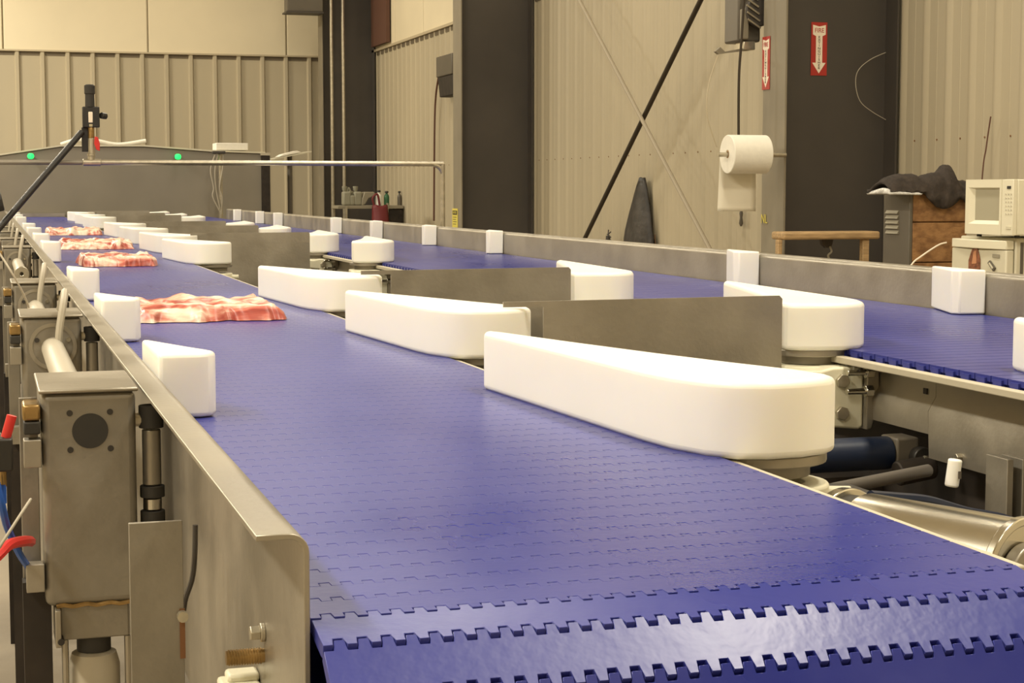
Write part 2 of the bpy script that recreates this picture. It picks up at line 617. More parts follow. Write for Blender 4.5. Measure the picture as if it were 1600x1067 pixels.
# arrow signs
def arrow_sign(label, w_, h_, loc, rotz):
    s_ = thing('fire_sign', label, 'sign', loc, 'red fire extinguisher labels')
    base = MB().box(-w_ / 2, w_ / 2, -.001, .001, 0, h_).build('backing', M['sign_red'], None)
    hw = w_ * .40
    sw = w_ * .20
    t = h_
    arrow = [(0, t * .04), (w_ * .42, t * .24), (sw, t * .24), (sw, t * .74), (hw, t * .77), (hw, t * .95), (0, t * .92), (-hw, t * .95), (-hw, t * .77),
             (-sw, t * .74), (-sw, t * .24), (-w_ * .42, t * .24)]
    ar = MB().prism(arrow, -.0022, -.001, 'y').build('arrow', M['sign_white'], None, smooth=False)
    for o in (base, ar):
        o.parent = s_
    text_on(s_, 'FIRE', w_ * .36, M['sign_red'], 0, t * .845, -.003, .9)
    word = 'EXTINGUISHER'
    for i, chh in enumerate(word):
        text_on(s_, chh, t * .06, M['ink'], 0, t * (.72 - i * .053), -.003, 1.3)
    s_.rotation_euler = (0, 0, rotz)
    return s_


p = aty(1279, 118, 9.02)
arrow_sign('red and white arrow label on the dark web of the column', .10, .30, (p.x, 9.02, p.z), 0)
p = atx(1196.5, 140, XW - .72 - .003)
arrow_sign('red and white arrow label on the column flange above the paper roll', .10, .30, (XW - .72 - .003, p.y, p.z), -PI / 2)

# yellow notice on the middle column
p = atx(711, 356, XW - .72 - .003)
n = thing('yellow_notice', 'yellow notice with a black heading on the middle column', 'sign', (XW - .723, p.y, p.z))
o = MB().box(-.10, .10, -.001, .001, 0, .185).build('sheet', M['yellow'], None)
o.parent = n
o = MB().box(-.08, .08, -.0022, -.001, .125, .165).build('heading', M['ink'], None)
o.parent = n
text_on(n, 'NOTICE', .032, M['yellow'], 0, .145, -.003, 1)
for k in range(4):
    o = MB().box(-.07, .06 - .02 * (k % 2), -.0022, -.001, .1 - .022 * k, .105 - .022 * k).build('text_line', M['ink'], None)
    o.parent = n
n.rotation_euler = (0, 0, -PI / 2)
p = atx(1194, 352, XW - .723)
n = thing('painted_mark', 'small yellow lettering painted low on the flange under the paper roll', 'lettering', (XW - .723, p.y, p.z))
text_on(n, 'NL', .075, M['yellow'], 0, .035, -.001, .9)
n.rotation_euler = (0, 0, -PI / 2)

# white loop of wire on the column web
pts = [aty(*q, 8.98) for q in ((1384, 82), (1360, 93), (1341, 110), (1337, 132), (1344, 158), (1362, 174), (1384, 187))]
tag(MB().tube(pts, .0022, n=5).build('wire_loop', M['hose_grey'], origin='base'), 'thin wire looping out over the dark column web', 'wire')

# paper roll on its rod, sheet hanging
yr = 8.86
cl, cr_ = aty(1139, 241, yr), aty(1192, 241, yr)
pr = thing('paper_roll', 'big white paper towel roll on a rod on the column', 'paper roll', (cl.x, yr, cl.z - .11))
x0r, x1r = cl.x - .01, aty(1196, 241, yr).x
zr = cl.z
rb = MB()
rb.ring((x0r, yr, zr), (x1r, yr, zr), .107, .022, n=48)
rb.build('roll', M['paper'], pr, bevel=.004)
MB().cyl((x0r - .055, yr, zr - .002), (XW - .72, yr, zr - .002), .013, n=12).build('rod', M['galv'], pr)
MB().ring((x0r + .002, yr, zr), (x1r, yr, zr), .0225, .0145, n=20).build('core', M['wood'], pr)
sh = MB()
zb = aty(1150, 330, yr + .1).z
N = 14
for i in range(N):
    for j in range(2):
        pass
vs, fs = [], []
xl, xr = x0r + .003, x1r - .01
for i in range(N + 1):
    t = i / N
    z_ = zr - t * (zr - zb)
    for j in range(7):
        u = j / 6
        vs.append((xl + (xr - xl) * u - .015 * t * (1 - u), yr + .108 - .012 * t + .006 * math.sin(u * 5 + t * 2) * t, z_))
for i in range(N):
    for j in range(6):
        a = i * 7 + j
        fs.append((a, a + 1, a + 8, a + 7))
sh.add(vs, fs)
o = sh.build('hanging_sheet', M['paper_sheet'], pr)
so = o.modifiers.new('solid', 'SOLIDIFY')
so.thickness = .0012

# black sheeting hung on the wall, rust streaks, valve stub
P_ = [(990, 278), (995, 279), (998, 295), (1003, 330), (1007, 378), (964, 376), (969, 340), (974, 315), (984, 285)]
pw = [atx(a_, b_, XW - .1) for a_, b_ in P_]
mb = MB()
G = 14
ztop = pw[0].z
zbot = pw[5].z - .35
vs, fs = [], []
for i in range(G + 1):
    t = i / G
    z_ = ztop + (zbot - ztop) * t
    py = 278 + (376 - 278) * min(1, t * (ztop - zbot) / (ztop - pw[5].z))
    lx = 989 - 25 * (min(1, (py - 278) / 98)) ** .75
    rx = 994 + 13 * (min(1, (py - 278) / 98)) ** .8
    yl, yr_ = atx(lx, py, XW - .1).y, atx(rx, py, XW - .1).y
    for j in range(11):
        u = j / 10
        bulge = math.sin(u * PI) ** .6 * (.03 + .09 * t)
        wr_ = .02 * noise.noise(Vector((u * 4, t * 5, 3))) * t
        vs.append((XW - .02 - bulge - wr_, yl + (yr_ - yl) * u, z_))
for i in range(G):
    for j in range(10):
        a = i * 11 + j
        fs.append((a, a + 1, a + 12, a + 11))
mb.add(vs, fs)
o = mb.build('black_sheeting', M['tarp'], origin='base', ang=60)
so = o.modifiers.new('solid', 'SOLIDIFY')
so.thickness = .01
tag(o, 'black plastic sheeting hung to a point on the ribbed wall', 'sheeting')
for nm, pxs, lab in (('rust_streak', (1014, 338, 1019, 388), 'left brown rust streak low on the wall beside the black sheeting'), ('rust_streak', (1021, 366, 1024, 390), 'short right brown rust streak low on the wall beside the black sheeting')):
    a, b = atx(pxs[0], pxs[3], XW - .012), atx(pxs[2], pxs[1], XW - .012)
    ya, yb_ = min(a.y, b.y), max(a.y, b.y)
    o = MB().prism([(ya, a.z - .1), (yb_, a.z - .1), (yb_ - .03, (a.z + b.z) / 2), ((ya + yb_) / 2, b.z), (ya + .02, (a.z + b.z) / 2)], XW - .012, XW - .007, 'x').build(nm, M['rust'], origin='base')
    tag(o, lab, 'rust', 'rust streaks on the right wall')
p = atx(950, 372, XW - .1)
v = thing('wall_valve', 'small dark tap low on the wall left of the black sheeting', 'tap', tuple(p))
MB().lathe((p.x, p.y, p.z - .06), [(.05, 0), (.045, .03), (.02, .05), (.018, .08)], 12).build('body', M['column'], v)
for a in range(5):
    an = a * 2 * PI / 5
    MB().cyl((p.x, p.y, p.z + .03), (p.x + .01, p.y + .05 * math.cos(an), p.z + .03 + .04 * math.sin(an)), .005, n=6).build('spoke', M['column'], v)
MB().cyl((p.x, p.y, p.z - .06), (p.x, p.y, .3), .02, n=8).build('pipe', M['column'], v)
p = atx(1158, 340, XW - .02)
o = MB().lathe((p.x, p.y, p.z - .06), [(.006, 0), (.016, .02), (.01, .06), (.014, .09), (.006, .12)], 8).build('wall_hook', M['locker'], origin='base')
tag(o, 'small grey hook on the wall just below the hanging paper sheet', 'hook')


# ---------------------------------------------------------------- conveyors
ZB = .85
P = .0478
NT = 34
W1a, W1b = .209, .781
W2a, W2b = 1.54, 2.272


def slat_mesh(xa, xb, nt, thick=.010, g=.0022, amp=.0056, gs=.00015, gn=.0003):
    """one hinged module row: square-wave knuckles on both long edges, local Y from 0 (near) to P (far)"""
    per = (xb - xa) / nt
    near, far = [], []
    for i in range(nt):
        x0 = xa + i * per
        xm = x0 + per / 2
        x1 = x0 + per
        far += [(x0 + gs, P - amp + gs), (xm - gs, P - amp + gs), (xm + gs, P + amp - g), (x1 - gs, P + amp - g)]
        near += [(x0 + gs, -amp + gn), (xm - gs, -amp + gn), (xm + gs, amp), (x1 - gs, amp)]
    poly = near + far[::-1]
    # the knuckle edge is rounded: a thinner, slightly larger lower layer under an inset top
    m = MB()
    m.prism(poly, -thick, 0)
    m.box(xa + .002, xb - .002, .008, P - .008, -thick - .004, -thick)
    return m


belt1 = thing('belt_conveyor', 'near blue modular belt conveyor carrying raw meat between the steel rail and white arms', 'conveyor', (.5, 8, 0), 'blue belt conveyors')
sm = slat_mesh(W1a, W1b, NT)
sm_me = sm.mesh('belt_slat', M['belt'], ang=30)
curve_me = slat_mesh(W1a, W1b, NT, g=.0048, amp=.0072, gs=.0007, gn=.0042).mesh('belt_slat', M['belt'], ang=30)
ybase = 1.185
NS = 112


def slat(me, y, z, tilt):
    o = bpy.data.objects.new('belt_slat', me)
    COL.objects.link(o)
    o.parent = belt1
    o.location = Vector((0, y, z)) - wloc(belt1)
    o.rotation_euler = (tilt, 0, 0)
    bv = o.modifiers.new('bevel', 'BEVEL')
    bv.width = .0004
    bv.segments = 1
    bv.limit_method = 'ANGLE'
    return o


for i in range(NS):
    slat(sm_me, ybase + i * P, ZB, 0)
# over the drive sprockets: each row hinges down further
yy, zz = ybase, ZB
for dg in (9, 36, 63, 90, 117, 144, 171):
    a = math.radians(dg)
    yy -= P * math.cos(a)
    zz -= P * math.sin(a)
    slat(curve_me, yy, zz, a)
# far rows too thin to tell apart: joined
far_end = 19.2
mb = MB()
i = NS
while ybase + i * P < far_end:
    y = ybase + i * P
    mb.box(W1a, W1b, y + .0012, y + P - .0012, ZB - .01, ZB)
    i += 1
mb.box(W1a + .002, W1b - .002, ybase + NS * P, far_end, ZB - .014, ZB - .008)
# return run
mb.box(W1a, W1b, yy + .03, far_end, zz - .012, zz)
tag(mb.build('far_belt_rows', M['belt'], belt1), kind='stuff')
# drive shaft and sprockets
MB().cyl((W1a + .01, 1.165, .765), (W1b - .01, 1.165, .765), .02, n=16).build('drive_shaft', M['steel_shiny'], belt1)
for k in range(5):
    xs = W1a + .06 + k * .112
    MB().cyl((xs, 1.165, .765), (xs + .02, 1.165, .765), .055, n=16).build('sprocket', M['dark'], belt1)
# left side rail: bent stainless sheet with a rolled top edge
ZR = .914


def rail_profile(xi, sgn, ztop, zbot, fw, t, r=.014):
    """sheet web at xi, flange going sgn*fw outward; returns closed (x,z) outline"""
    outer = [(xi, zbot)]
    for k in range(7):
        a = k / 6 * PI / 2
        outer.append((xi + sgn * (r - r * math.cos(a)), ztop - r + r * math.sin(a)))
    outer.append((xi + sgn * fw, ztop))
    inner = [(xi + sgn * fw, ztop - t)]
    ri = r - t
    for k in range(7):
        a = PI / 2 - k / 6 * PI / 2
        inner.append((xi + sgn * (r - ri * math.cos(a)), ztop - r + ri * math.sin(a)))
    inner.append((xi + sgn * t, zbot))
    return outer + inner


rail1 = MB().prism(rail_profile(.2065, -1, ZR, .60, .037, .0042), 1.165, far_end, 'y').build('left_side_rail', M['steel'], belt1, bevel=.0006, seg=1)
# wear strip and side frame on the right
MB().box(W1b + .0015, W1b + .018, 1.20, far_end, .832, .846).build('wear_strip', M['strip'], belt1, bevel=.002)
MB().box(W1b + .018, W1b + .022, 1.24, far_end, .66, .838).build('right_side_frame', M['steel_dull'], belt1)
MB().box(W1b + .022, W1b + .05, 1.24, far_end, .66, .664).build('frame_lip', M['steel_dull'], belt1)
for yk in (2.9, 5.7, 8.4, 11.2, 14.0, 16.8):
    for xk in (.23, .80):
        MB().box(xk - .025, xk + .025, yk - .025, yk + .025, .0, .66).build('leg', M['steel_dull'], belt1)
    MB().box(.25, .78, yk - .02, yk + .02, .62, .66).build('cross_member', M['steel_dull'], belt1)
# near end details on the left rail web: hex bolt, threaded stud, white plastic block
pb_ = atx(409, 988, .2)
MB().cyl((.2023, pb_.y, pb_.z), (.1985, pb_.y, pb_.z), .0075, n=16).cyl((.1985, pb_.y, pb_.z), (.1905, pb_.y, pb_.z), .0062, n=6).build('hex_bolt', M['galv'], rail1, bevel=.0006)
ps_ = atx(408, 1024, .2)
st = MB()
st.cyl((.2023, ps_.y, ps_.z), (.172, ps_.y, ps_.z), .0058, n=16)
for k in range(13):
    st.ring((.2 - k * .0021, ps_.y, ps_.z), (.1990 - k * .0021, ps_.y, ps_.z), .0066, .004, n=16)
st.build('threaded_stud', M['brass'], rail1)
pc_ = atx(400, 1062, .2)
MB().box(.170, .2023, pc_.y - .018, pc_.y + .016, pc_.z - .06, pc_.z + .0015).box(.176, .2023, pc_.y - .008, pc_.y + .014, pc_.z, pc_.z + .008).build('chain_guide', M['cream'], belt1, bevel=.003)

# second conveyor
belt2 = thing('belt_conveyor', 'far blue belt conveyor on the right, empty, behind the second row of white arms', 'conveyor', (1.9, 9, 0), 'blue belt conveyors')
mb = MB()
y = 1.9
while y < 18.9:
    mb.box(W2a, W2b, y + .0015, y + P - .0015, ZB - .010, ZB)
    for xk in (W2a,):
        mb.box(xk - .004, xk + .01, y + .012, y + P - .012, ZB - .016, ZB - .004)
    y += P
mb.box(W2a + .004, W2b - .004, 1.9, 18.9, ZB - .014, ZB - .008)
tag(mb.build('belt_rows', M['belt'], belt2), kind='stuff')
MB().box(1.515, 1.533, 1.9, 18.9, .825, .838).build('wear_strip', M['strip'], belt2, bevel=.002)
# folded side frame, cut away behind the drive
prof_full = [(1.580, .825), (1.580, .787), (1.565, .762), (1.568, .680), (1.572, .680), (1.569, .761), (1.584, .786), (1.584, .825)]
prof_cut = [(1.580, .825), (1.580, .787), (1.565, .762), (1.567, .722), (1.571, .722), (1.569, .761), (1.584, .786), (1.584, .825)]
sf_ = MB().prism(prof_full, 1.9, 2.66, 'y').build('side_frame', M['steel'], belt2)
MB().prism(prof_cut, 2.661, 18.9, 'y').build('side_frame', M['steel'], belt2)
MB().box(1.535, 1.585, 1.9, 18.9, .8235, .829).build('top_ledge', M['steel_dull'], belt2)
MB().box(1.64, 2.22, 2.0, 18.8, .50, .70).build('under_belt_darkener', M['dark'], belt2)  # dark block added to hide the bright floor under the far belt
MB().box(1.62, 1.624, 1.9, 18.9, .70, .83).build('inner_frame', M['dark'], belt2)
for (px, py) in ((1447, 588), (1447, 611)):
    q = atx(px, py, 1.58)
    MB().box(1.5775, 1.581, q.y - .006, q.y + .006, q.z - .005, q.z + .005).build('slot', M['ink'], sf_)
q = atx(1500, 715, 1.567)
MB().cyl((1.568, q.y, q.z), (1.558, q.y, q.z), .008, n=6).build('hex_bolt', M['galv'], sf_, bevel=.001)
MB().prism(rail_profile(2.28, 1, .951, .70, .035, .004), 1.9, 17.4, 'y').build('right_side_rail', M['steel'], belt2, bevel=.0006, seg=1)
for yk in (2.36, 5.7, 8.4, 11.2, 14.0, 16.8):
    for xk in (1.66, 2.24):
        MB().box(xk - .03, xk + .03, yk - .03, yk + .03, 0, .70).build('leg', M['steel_dull'], belt2)
    MB().box(1.69, 2.21, yk - .02, yk + .02, .64, .68).build('cross_member', M['steel_dull'], belt2)

ordn = ['nearest', 'second', 'third', 'fourth', 'fifth', 'sixth', 'seventh', 'eighth', 'ninth', 'tenth', 'eleventh', 'twelfth']


def nth(i, tail='from the camera'):
    return 'nearest the camera' if i == 0 else ordn[i] + ' ' + tail


# white guide blocks on the left rail of the near belt
gb = MB()
gb.prism([(.2068, .235), (.2068, -.015), (.262, -.015), (.277, -.008), (.283, .006), (.282, .02), (.258, .085)], ZB + .0015, .9365)
gproto = gb.mesh('guide_block', M['white'])
for i, yb in enumerate((2.285, 3.46, 4.76, 7.30, 8.62, 9.95, 11.2, 13.8, 15.1, 16.4)):
    o = bpy.data.objects.new('guide_block', gproto)
    COL.objects.link(o)
    o.location = (0, yb, 0)
    bv = o.modifiers.new('bevel', 'BEVEL')
    bv.width = .006
    bv.segments = 3
    bv.limit_method = 'ANGLE'
    tag(o, 'white wedge block on the left rail of the near belt, %s' % nth(i), 'guide block', 'white wedge blocks on the left rail')
# white guide blocks on the back rail of the far belt
gb = MB()
gb.prism([(2.2785, .25), (2.2785, 0), (2.215, .012), (2.205, .035)], ZB + .0015, .957)
gproto = gb.mesh('guide_block', M['white'])
for i, yb in enumerate((3.62, 4.89, 7.67, 8.91, 10.22, 11.48, 13.92, 14.9, 16.3)):
    o = bpy.data.objects.new('guide_block', gproto)
    COL.objects.link(o)
    o.location = (0, yb, 0)
    bv = o.modifiers.new('bevel', 'BEVEL')
    bv.width = .004
    bv.segments = 3
    bv.limit_method = 'ANGLE'
    tag(o, 'white wedge block on the back rail of the far belt, %s' % nth(i), 'guide block', 'white wedge blocks on the back rail')

# diverter arms
ST = [1.74, 2.93, 4.16, 6.94, 8.12, 9.48, 10.85, 13.44, 14.72, 16.2]


def arm_outline(mir, fac, tip):
    L = tip
    pts = [(.716, L), (.748, .17), (.757, .10), (.775, .045), (.80, .012), (.835, 0), (.88, .004), (.915, .018), (.932, .034), (.936, .06),
           (.925, .115), (.890, .21), (.845, .35), (.795, .35 + (L - .35) * .45), (.745, L - .025), (.732, L + .006)]
    if not mir:
        return pts
    return [(1.612 - (x - .755) * fac, y) for x, y in pts]


def make_arm(mir, label, group, tip=.66):
    t = thing('diverter_arm', label, 'diverter arm', (0, 0, 0), group)
    fac = 1.05 if mir else 1
    MB().prism(arm_outline(mir, fac, tip), .8485, .937).build('paddle', M['white'], t, bevel=.011, seg=5)
    cx = (1.612 - (.862 - .755) * fac) if mir else .862
    cy = .088
    d = MB()
    d.cyl((cx, cy, .836), (cx, cy, .8483), .079, n=36)
    d.build('pivot_disc', M['steel'], t, bevel=.0015)
    MB().cyl((cx, cy, .820), (cx, cy, .836), .06, n=36).build('lower_disc', M['steel_dull'], t, bevel=.001)
    MB().cyl((cx, cy, .74), (cx, cy, .820), .028, n=24).build('shaft', M['steel_shiny'], t)
    if not mir:
        gr_ = MB().ring((cx + .012, cy - .01, .783), (cx + .012, cy - .01, .812), .067, .036, n=36).build('bearing_ring', M['cream'], t, bevel=.004, seg=3)
        MB().cyl((cx + .07, cy - .03, .797), (cx + .10, cy - .04, .797), .009, n=14).build('grease_cap', M['cream'], gr_, bevel=.002)
    else:
        # two-lobed cream bearing housing bolted to the far conveyor
        h = MB()
        h.ring((cx, cy, .795), (cx, cy, .8195), .083, .055, n=36)
        h.build('bearing_ring', M['cream'], t, bevel=.004, seg=3)
        y0, y1 = -.028, .03
        lob = [(1.41, .818), (1.465, .815), (1.49, .8205), (1.547, .8205), (1.553, .812), (1.553, .708), (1.544, .703), (1.46, .712), (1.41, .718), (1.40, .74),
               (1.405, .757), (1.46, .765), (1.49, .7655), (1.49, .7745), (1.46, .776), (1.405, .788)]
        hs_ = MB().prism(lob, y0, y1, 'y').build('housing', M['cream'], t, bevel=.005, seg=3)
        for zz_ in (.795, .735):
            MB().cyl((1.508, y0 - .008, zz_), (1.508, y0 + .001, zz_), .0135, n=6).build('hex_bolt', M['galv'], hs_, bevel=.0012)
        sp_ = MB().prism([(1.554, .830), (1.576, .830), (1.579, .815), (1.579, .75), (1.565, .705), (1.554, .703)], y0 - .012, y1 + .03, 'y').build('side_plate', M['steel'], t, bevel=.002)
        for zz_ in (.812, .777):
            s_ = MB()
            s_.cyl((1.508, y0 - .02, zz_), (1.562, y0 - .02, zz_), .006, n=12)
            s_.cyl((1.545, y0 - .02, zz_), (1.560, y0 - .02, zz_), .0115, n=6)
            s_.build('clamp_bolt', M['steel_shiny'], sp_, bevel=.0008)
    return t


a0 = make_arm(False, 'x', 'white diverter arms along the near belt', .75)
a1 = make_arm(False, 'x', 'white diverter arms along the near belt')
a2 = make_arm(True, 'x', 'white diverter arms along the far belt', .80)
for i, s0 in enumerate(ST):
    o = a0 if i == 0 else (a1 if i == 1 else copy_tree(a1))
    o.location = (-.009 if i == 0 else 0, s0, 0)
    o['label'] = 'white plastic diverter arm along the right edge of the near belt, %s' % nth(i)
for i, s0 in enumerate(ST):
    o = a2 if i == 0 else copy_tree(a2)
    o.location = (0, s0 - .03, 0)
    o['label'] = 'white plastic diverter arm along the left edge of the far belt, %s' % nth(i)

# stainless divider plates standing across the gap between the belts
pm = MB()
pm.prism([(.95, .4403), (.97, .4403), (.97, .69), (1.40, .69), (1.40, .4403), (1.42, .4403), (1.420, .945), (1.414, .951), (.875, .949), (.875, .9395), (.95, .9395)], 0, .004, 'y')
pme = pm.mesh('divider_plate', M['steel'])
for j, yp in enumerate((2.945, 4.175, 7.92, 9.5, 10.86, 13.45, 14.73, 16.2)):
    o = bpy.data.objects.new('divider_plate', pme)
    COL.objects.link(o)
    o.location = (0, yp, 0)
    tag(o, 'upright stainless divider plate between the two belts, %s' % nth(j), 'divider plate', 'steel plates between the belts')

# ---------------------------------------------------------------- meat
def belly(name, label, px0, px1, pyf, depth, hgt, seed):
    a, b = atz(px0, pyf, ZB), atz(px1, pyf, ZB)
    yf = (a.y + b.y) / 2
    xl_, xr_ = a.x, b.x
    if xr_ - xl_ < .1:
        xr_ = xl_ + .3
    xc, yc = (xl_ + xr_) / 2, yf + depth / 2
    hw, hd = (xr_ - xl_) / 2, depth / 2
    nx, ny = 64, 40
    vs, fs = [], []

    def nz(x, y, k):
        return noise.fractal(Vector((x, y, seed * 7.3 + k)), 1.0, 2.0, 3)

    for j in range(ny + 1):
        for i in range(nx + 1):
            u, v = i / nx * 2 - 1, j / ny * 2 - 1
            # ragged rectangle outline
            ex = 1 + .07 * nz(v * 2.2, 0, 1)
            ey = 1 + .16 * nz(u * 2.5, 0, 2)
            x_, y_ = u * hw * ex, v * hd * ey
            edge = min(1, (1 - abs(u)) * 9) * min(1, (1 - abs(v)) * 6)
            edge = math.sqrt(max(0, edge))
            fold = .5 + .5 * math.sin(u * 6 + v * 3 + 5 * nz(u, v, 3))
            fold2 = abs(nz(u * 2.2, v * 1.5, 4))
            hh = hgt * (.60 + .35 * fold * (.6 + .4 * nz(u, v, 9)) + .38 * fold2)
            x_ += .012 * nz(u * 4, v * 4, 6)
            y_ += .014 * nz(u * 4, v * 4, 8)
            vs.append((x_, y_, .0018 + max(.004, hh) * edge + (.002 if edge > 0 else 0)))
    for j in range(ny):
        for i in range(nx):
            a_ = j * (nx + 1) + i
            fs.append((a_, a_ + 1, a_ + nx + 2, a_ + nx + 1))
    m = MB()
    m.add(vs, fs)
    # flat underside
    bd = [i for i in range(nx + 1)] + [j * (nx + 1) + nx for j in range(1, ny + 1)] + [ny * (nx + 1) + i for i in range(nx - 1, -1, -1)] + [j * (nx + 1) for j in range(ny - 1, 0, -1)]
    m.f.append(tuple(reversed(bd)))
    m.m.append(0)
    me = m.mesh(name, M['meat'], ang=80)
    o = bpy.data.objects.new(name, me)
    COL.objects.link(o)
    o.location = (xc, yc, ZB)
    tag(o, label, 'raw meat', 'raw pork slabs on the near belt')
    return o


belly('meat_slab', 'widest slab of raw pink meat, lying flat beside the second white block', 212, 455, 503, .42, .036, 1)
belly('meat_slab', 'crumpled raw meat slab, second from the camera, with a folded right end', 128, 250, 417, .42, .045, 2)
belly('meat_slab', 'raw red meat slab, third from the camera', 93, 212, 390, .50, .045, 3)
belly('meat_slab', 'small far raw meat slab, fourth and last on the belt', 75, 163, 368, .60, .045, 4)

# ---------------------------------------------------------------- actuator boxes along the left rail
def act_box(yf, idx):
    t = thing('actuator_box', 'stainless actuator box left of the near belt, %s' % nth(idx), 'actuator housing', (.115, yf, .67), 'stainless actuator boxes left of the near belt')
    x0, x1 = .053, .160
    case_ = MB().box(x0, x1, yf, yf + .19, .664, .915).build('case', M['steel_dull'], t, bevel=.009, seg=4)
    MB().box(x0 - .003, x1 + .003, yf - .004, yf + .194, .9145, .9195).build('lid', M['steel'], t, bevel=.002)
    if idx == 0:
        q = aty(141, 673, yf)
        cx_, cz_ = q.x, q.z
        MB().cyl((cx_, yf - .0008, cz_), (cx_, yf + .004, cz_), .0205, n=40).build('round_opening', M['rubber'], case_)
        for sx in (-1, 1):
            for sz in (-1, 1):
                MB().cyl((cx_ + sx * .0228, yf - .0008, cz_ + sz * .0215), (cx_ + sx * .0228, yf + .004, cz_ + sz * .0215), .0036, n=16).build('screw_hole', M['ink'], case_)
        # weld bead along the bottom, bracket and knob under the box
        w_ = MB()
        w_.tube([(x0 + .012 + k * .009, yf + .002, .664 + .0012 * math.sin(k * 2.1)) for k in range(11)], .0028, n=6, sub=2)
        w_.build('weld_bead', M['brass'], case_)
        MB().box(x0 + .016, x1 - .012, yf + .006, yf + .16, .622, .663).build('bracket', M['steel_dull'], t, bevel=.002)
        MB().box(x0 + .010, x0 + .0165, yf - .012, yf + .16, .618, .662).build('bracket', M['steel'], t, bevel=.001)
        MB().cyl((x0 + .016, yf - .013, .625), (x0 + .016, yf + .006, .625), .004, n=10).build('pin', M['ink'], t)
        MB().lathe((.108, yf + .03, .50), [(.030, 0), (.030, .085), (.026, .10), (.012, .105)], 28).build('air_cylinder', M['hose_grey'], t)
        MB().cyl((.108, yf + .03, .603), (.108, yf + .03, .625), .02, n=20).build('rod_boot', M['rubber'], t)
        for xx in (.074, .146):
            MB().cyl((xx, yf + .01, .45), (xx, yf + .01, .622), .004, n=8).build('tie_rod', M['steel'], t)
    else:
        cz_ = .862 if idx == 1 else .858
        cx_ = .108
        MB().ring((cx_, yf - .004, cz_), (cx_, yf + .001, cz_), .043, .036, n=36).build('flange_ring', M['steel'], t)
        fd_ = MB().cyl((cx_, yf - .003, cz_), (cx_, yf + .001, cz_), .036, n=36).build('flange_disc', M['steel_dull'], t)
        for sx in (-1, 1):
            MB().cyl((cx_ + sx * .028, yf - .006, cz_ + .012), (cx_ + sx * .028, yf, cz_ + .012), .0045, n=10).build('screw', M['steel_shiny'] if sx > 0 else M['ink'], fd_)
        MB().cyl((cx_, yf - .9, cz_ - .004), (cx_, yf - .002, cz_ - .004), .0205, n=28).build('air_cylinder', M['hose_grey'], t)
        MB().ring((cx_, yf - .93, cz_ - .004), (cx_, yf - .9, cz_ - .004), .026, .006, n=28).build('end_cap', M['galv'], t, bevel=.002)
        pts = [(.125, yf + .08, .925), (.132, yf + .04, .958), (.130, yf - .01, .952), (.120, yf - .03, .90), (.112, yf - .035, .84), (.085, yf - .03, .74), (.08, yf - .02, .66)]
        MB().tube(pts, .0068).build('hose', M['hose_grey'], t)
    # shaft bearing between box and rail
    for (za, zb_, m_) in ((.868, .895, 'rubber'), (.80, .866, 'steel'), (.785, .799, 'rubber'), (.77, .784, 'steel_shiny'), (.735, .769, 'rubber')):
        rr = .011 if m_.startswith('steel') else .0145
        MB().cyl((.179, yf + .02, za), (.179, yf + .02, zb_), rr, n=20).build('shaft_collar', M[m_], t, bevel=.001)
    MB().cyl((.16, yf + .02, .878), (.18, yf + .02, .878), .008, n=12).build('cross_pin', M['galv'], t)
    # mounting plate and fitting on the outer side
    MB().box(.029, .050, yf + .05, yf + .056, .60, .905).build('mount_plate', M['steel_dull'], t, bevel=.001)
    MB().box(.032, .052, yf - .004, yf + .05, .884, .903).build('fitting', M['brass'], t, bevel=.003)
    MB().box(.033, .0515, yf - .004, yf + .05, .868, .883).build('fitting', M['rubber'], t, bevel=.002)
    MB().box(.0325, .0520, yf - .006, yf + .02, .83, .862).build('tab', M['steel'], t, bevel=.001)
    MB().box(.032, .0525, yf - .002, yf + .02, .683, .716).build('tab', M['steel'], t, bevel=.001)
    MB().box(.028, .060, yf + .022, yf + .05, .0, .69).build('post', M['dark'], t)
    return t


for i, y in enumerate((2.05, 3.27, 4.46, 7.2, 8.45, 9.75, 11.0)):
    act_box(y, i)

# flat plate near the rail's near end, plus a dark tube as shadow line
pa, pbb = aty(201, 818, 1.56), aty(285, 822, 1.56)
t = thing('support_plate', 'flat stainless plate beside the near end of the left rail, with a rusty edge', 'plate', (pa.x, 1.56, .5))
MB().box(pa.x, pbb.x, 1.56, 1.565, .45, pa.z).build('sheet', M['steel_dull'], t, bevel=.0006)
q = aty(285, 985, 1.558)
MB().box(pbb.x - .004, pbb.x + .0008, 1.5585, 1.5595, q.z - .026, q.z + .02).build('rust_edge', M['rust'], t)
MB().cyl((q.x, 1.55, q.z + .014), (q.x, 1.558, q.z + .014), .005, n=12).build('rivet', M['galv'], t)
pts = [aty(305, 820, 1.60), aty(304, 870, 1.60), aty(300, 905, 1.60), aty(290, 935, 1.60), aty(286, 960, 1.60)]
tag(MB().tube(pts, .0026, n=8).build('painted_shadow_line', M['column'], origin='base'), 'thin dark tube drawn for the shadow line between plate and rail', 'shadow line')

# hoses and bits at the left edge
def hose(name, pts, r, m, label, cat):
    return tag(MB().tube([aty(*p) for p in pts], r).build(name, m, origin='base'), label, cat)


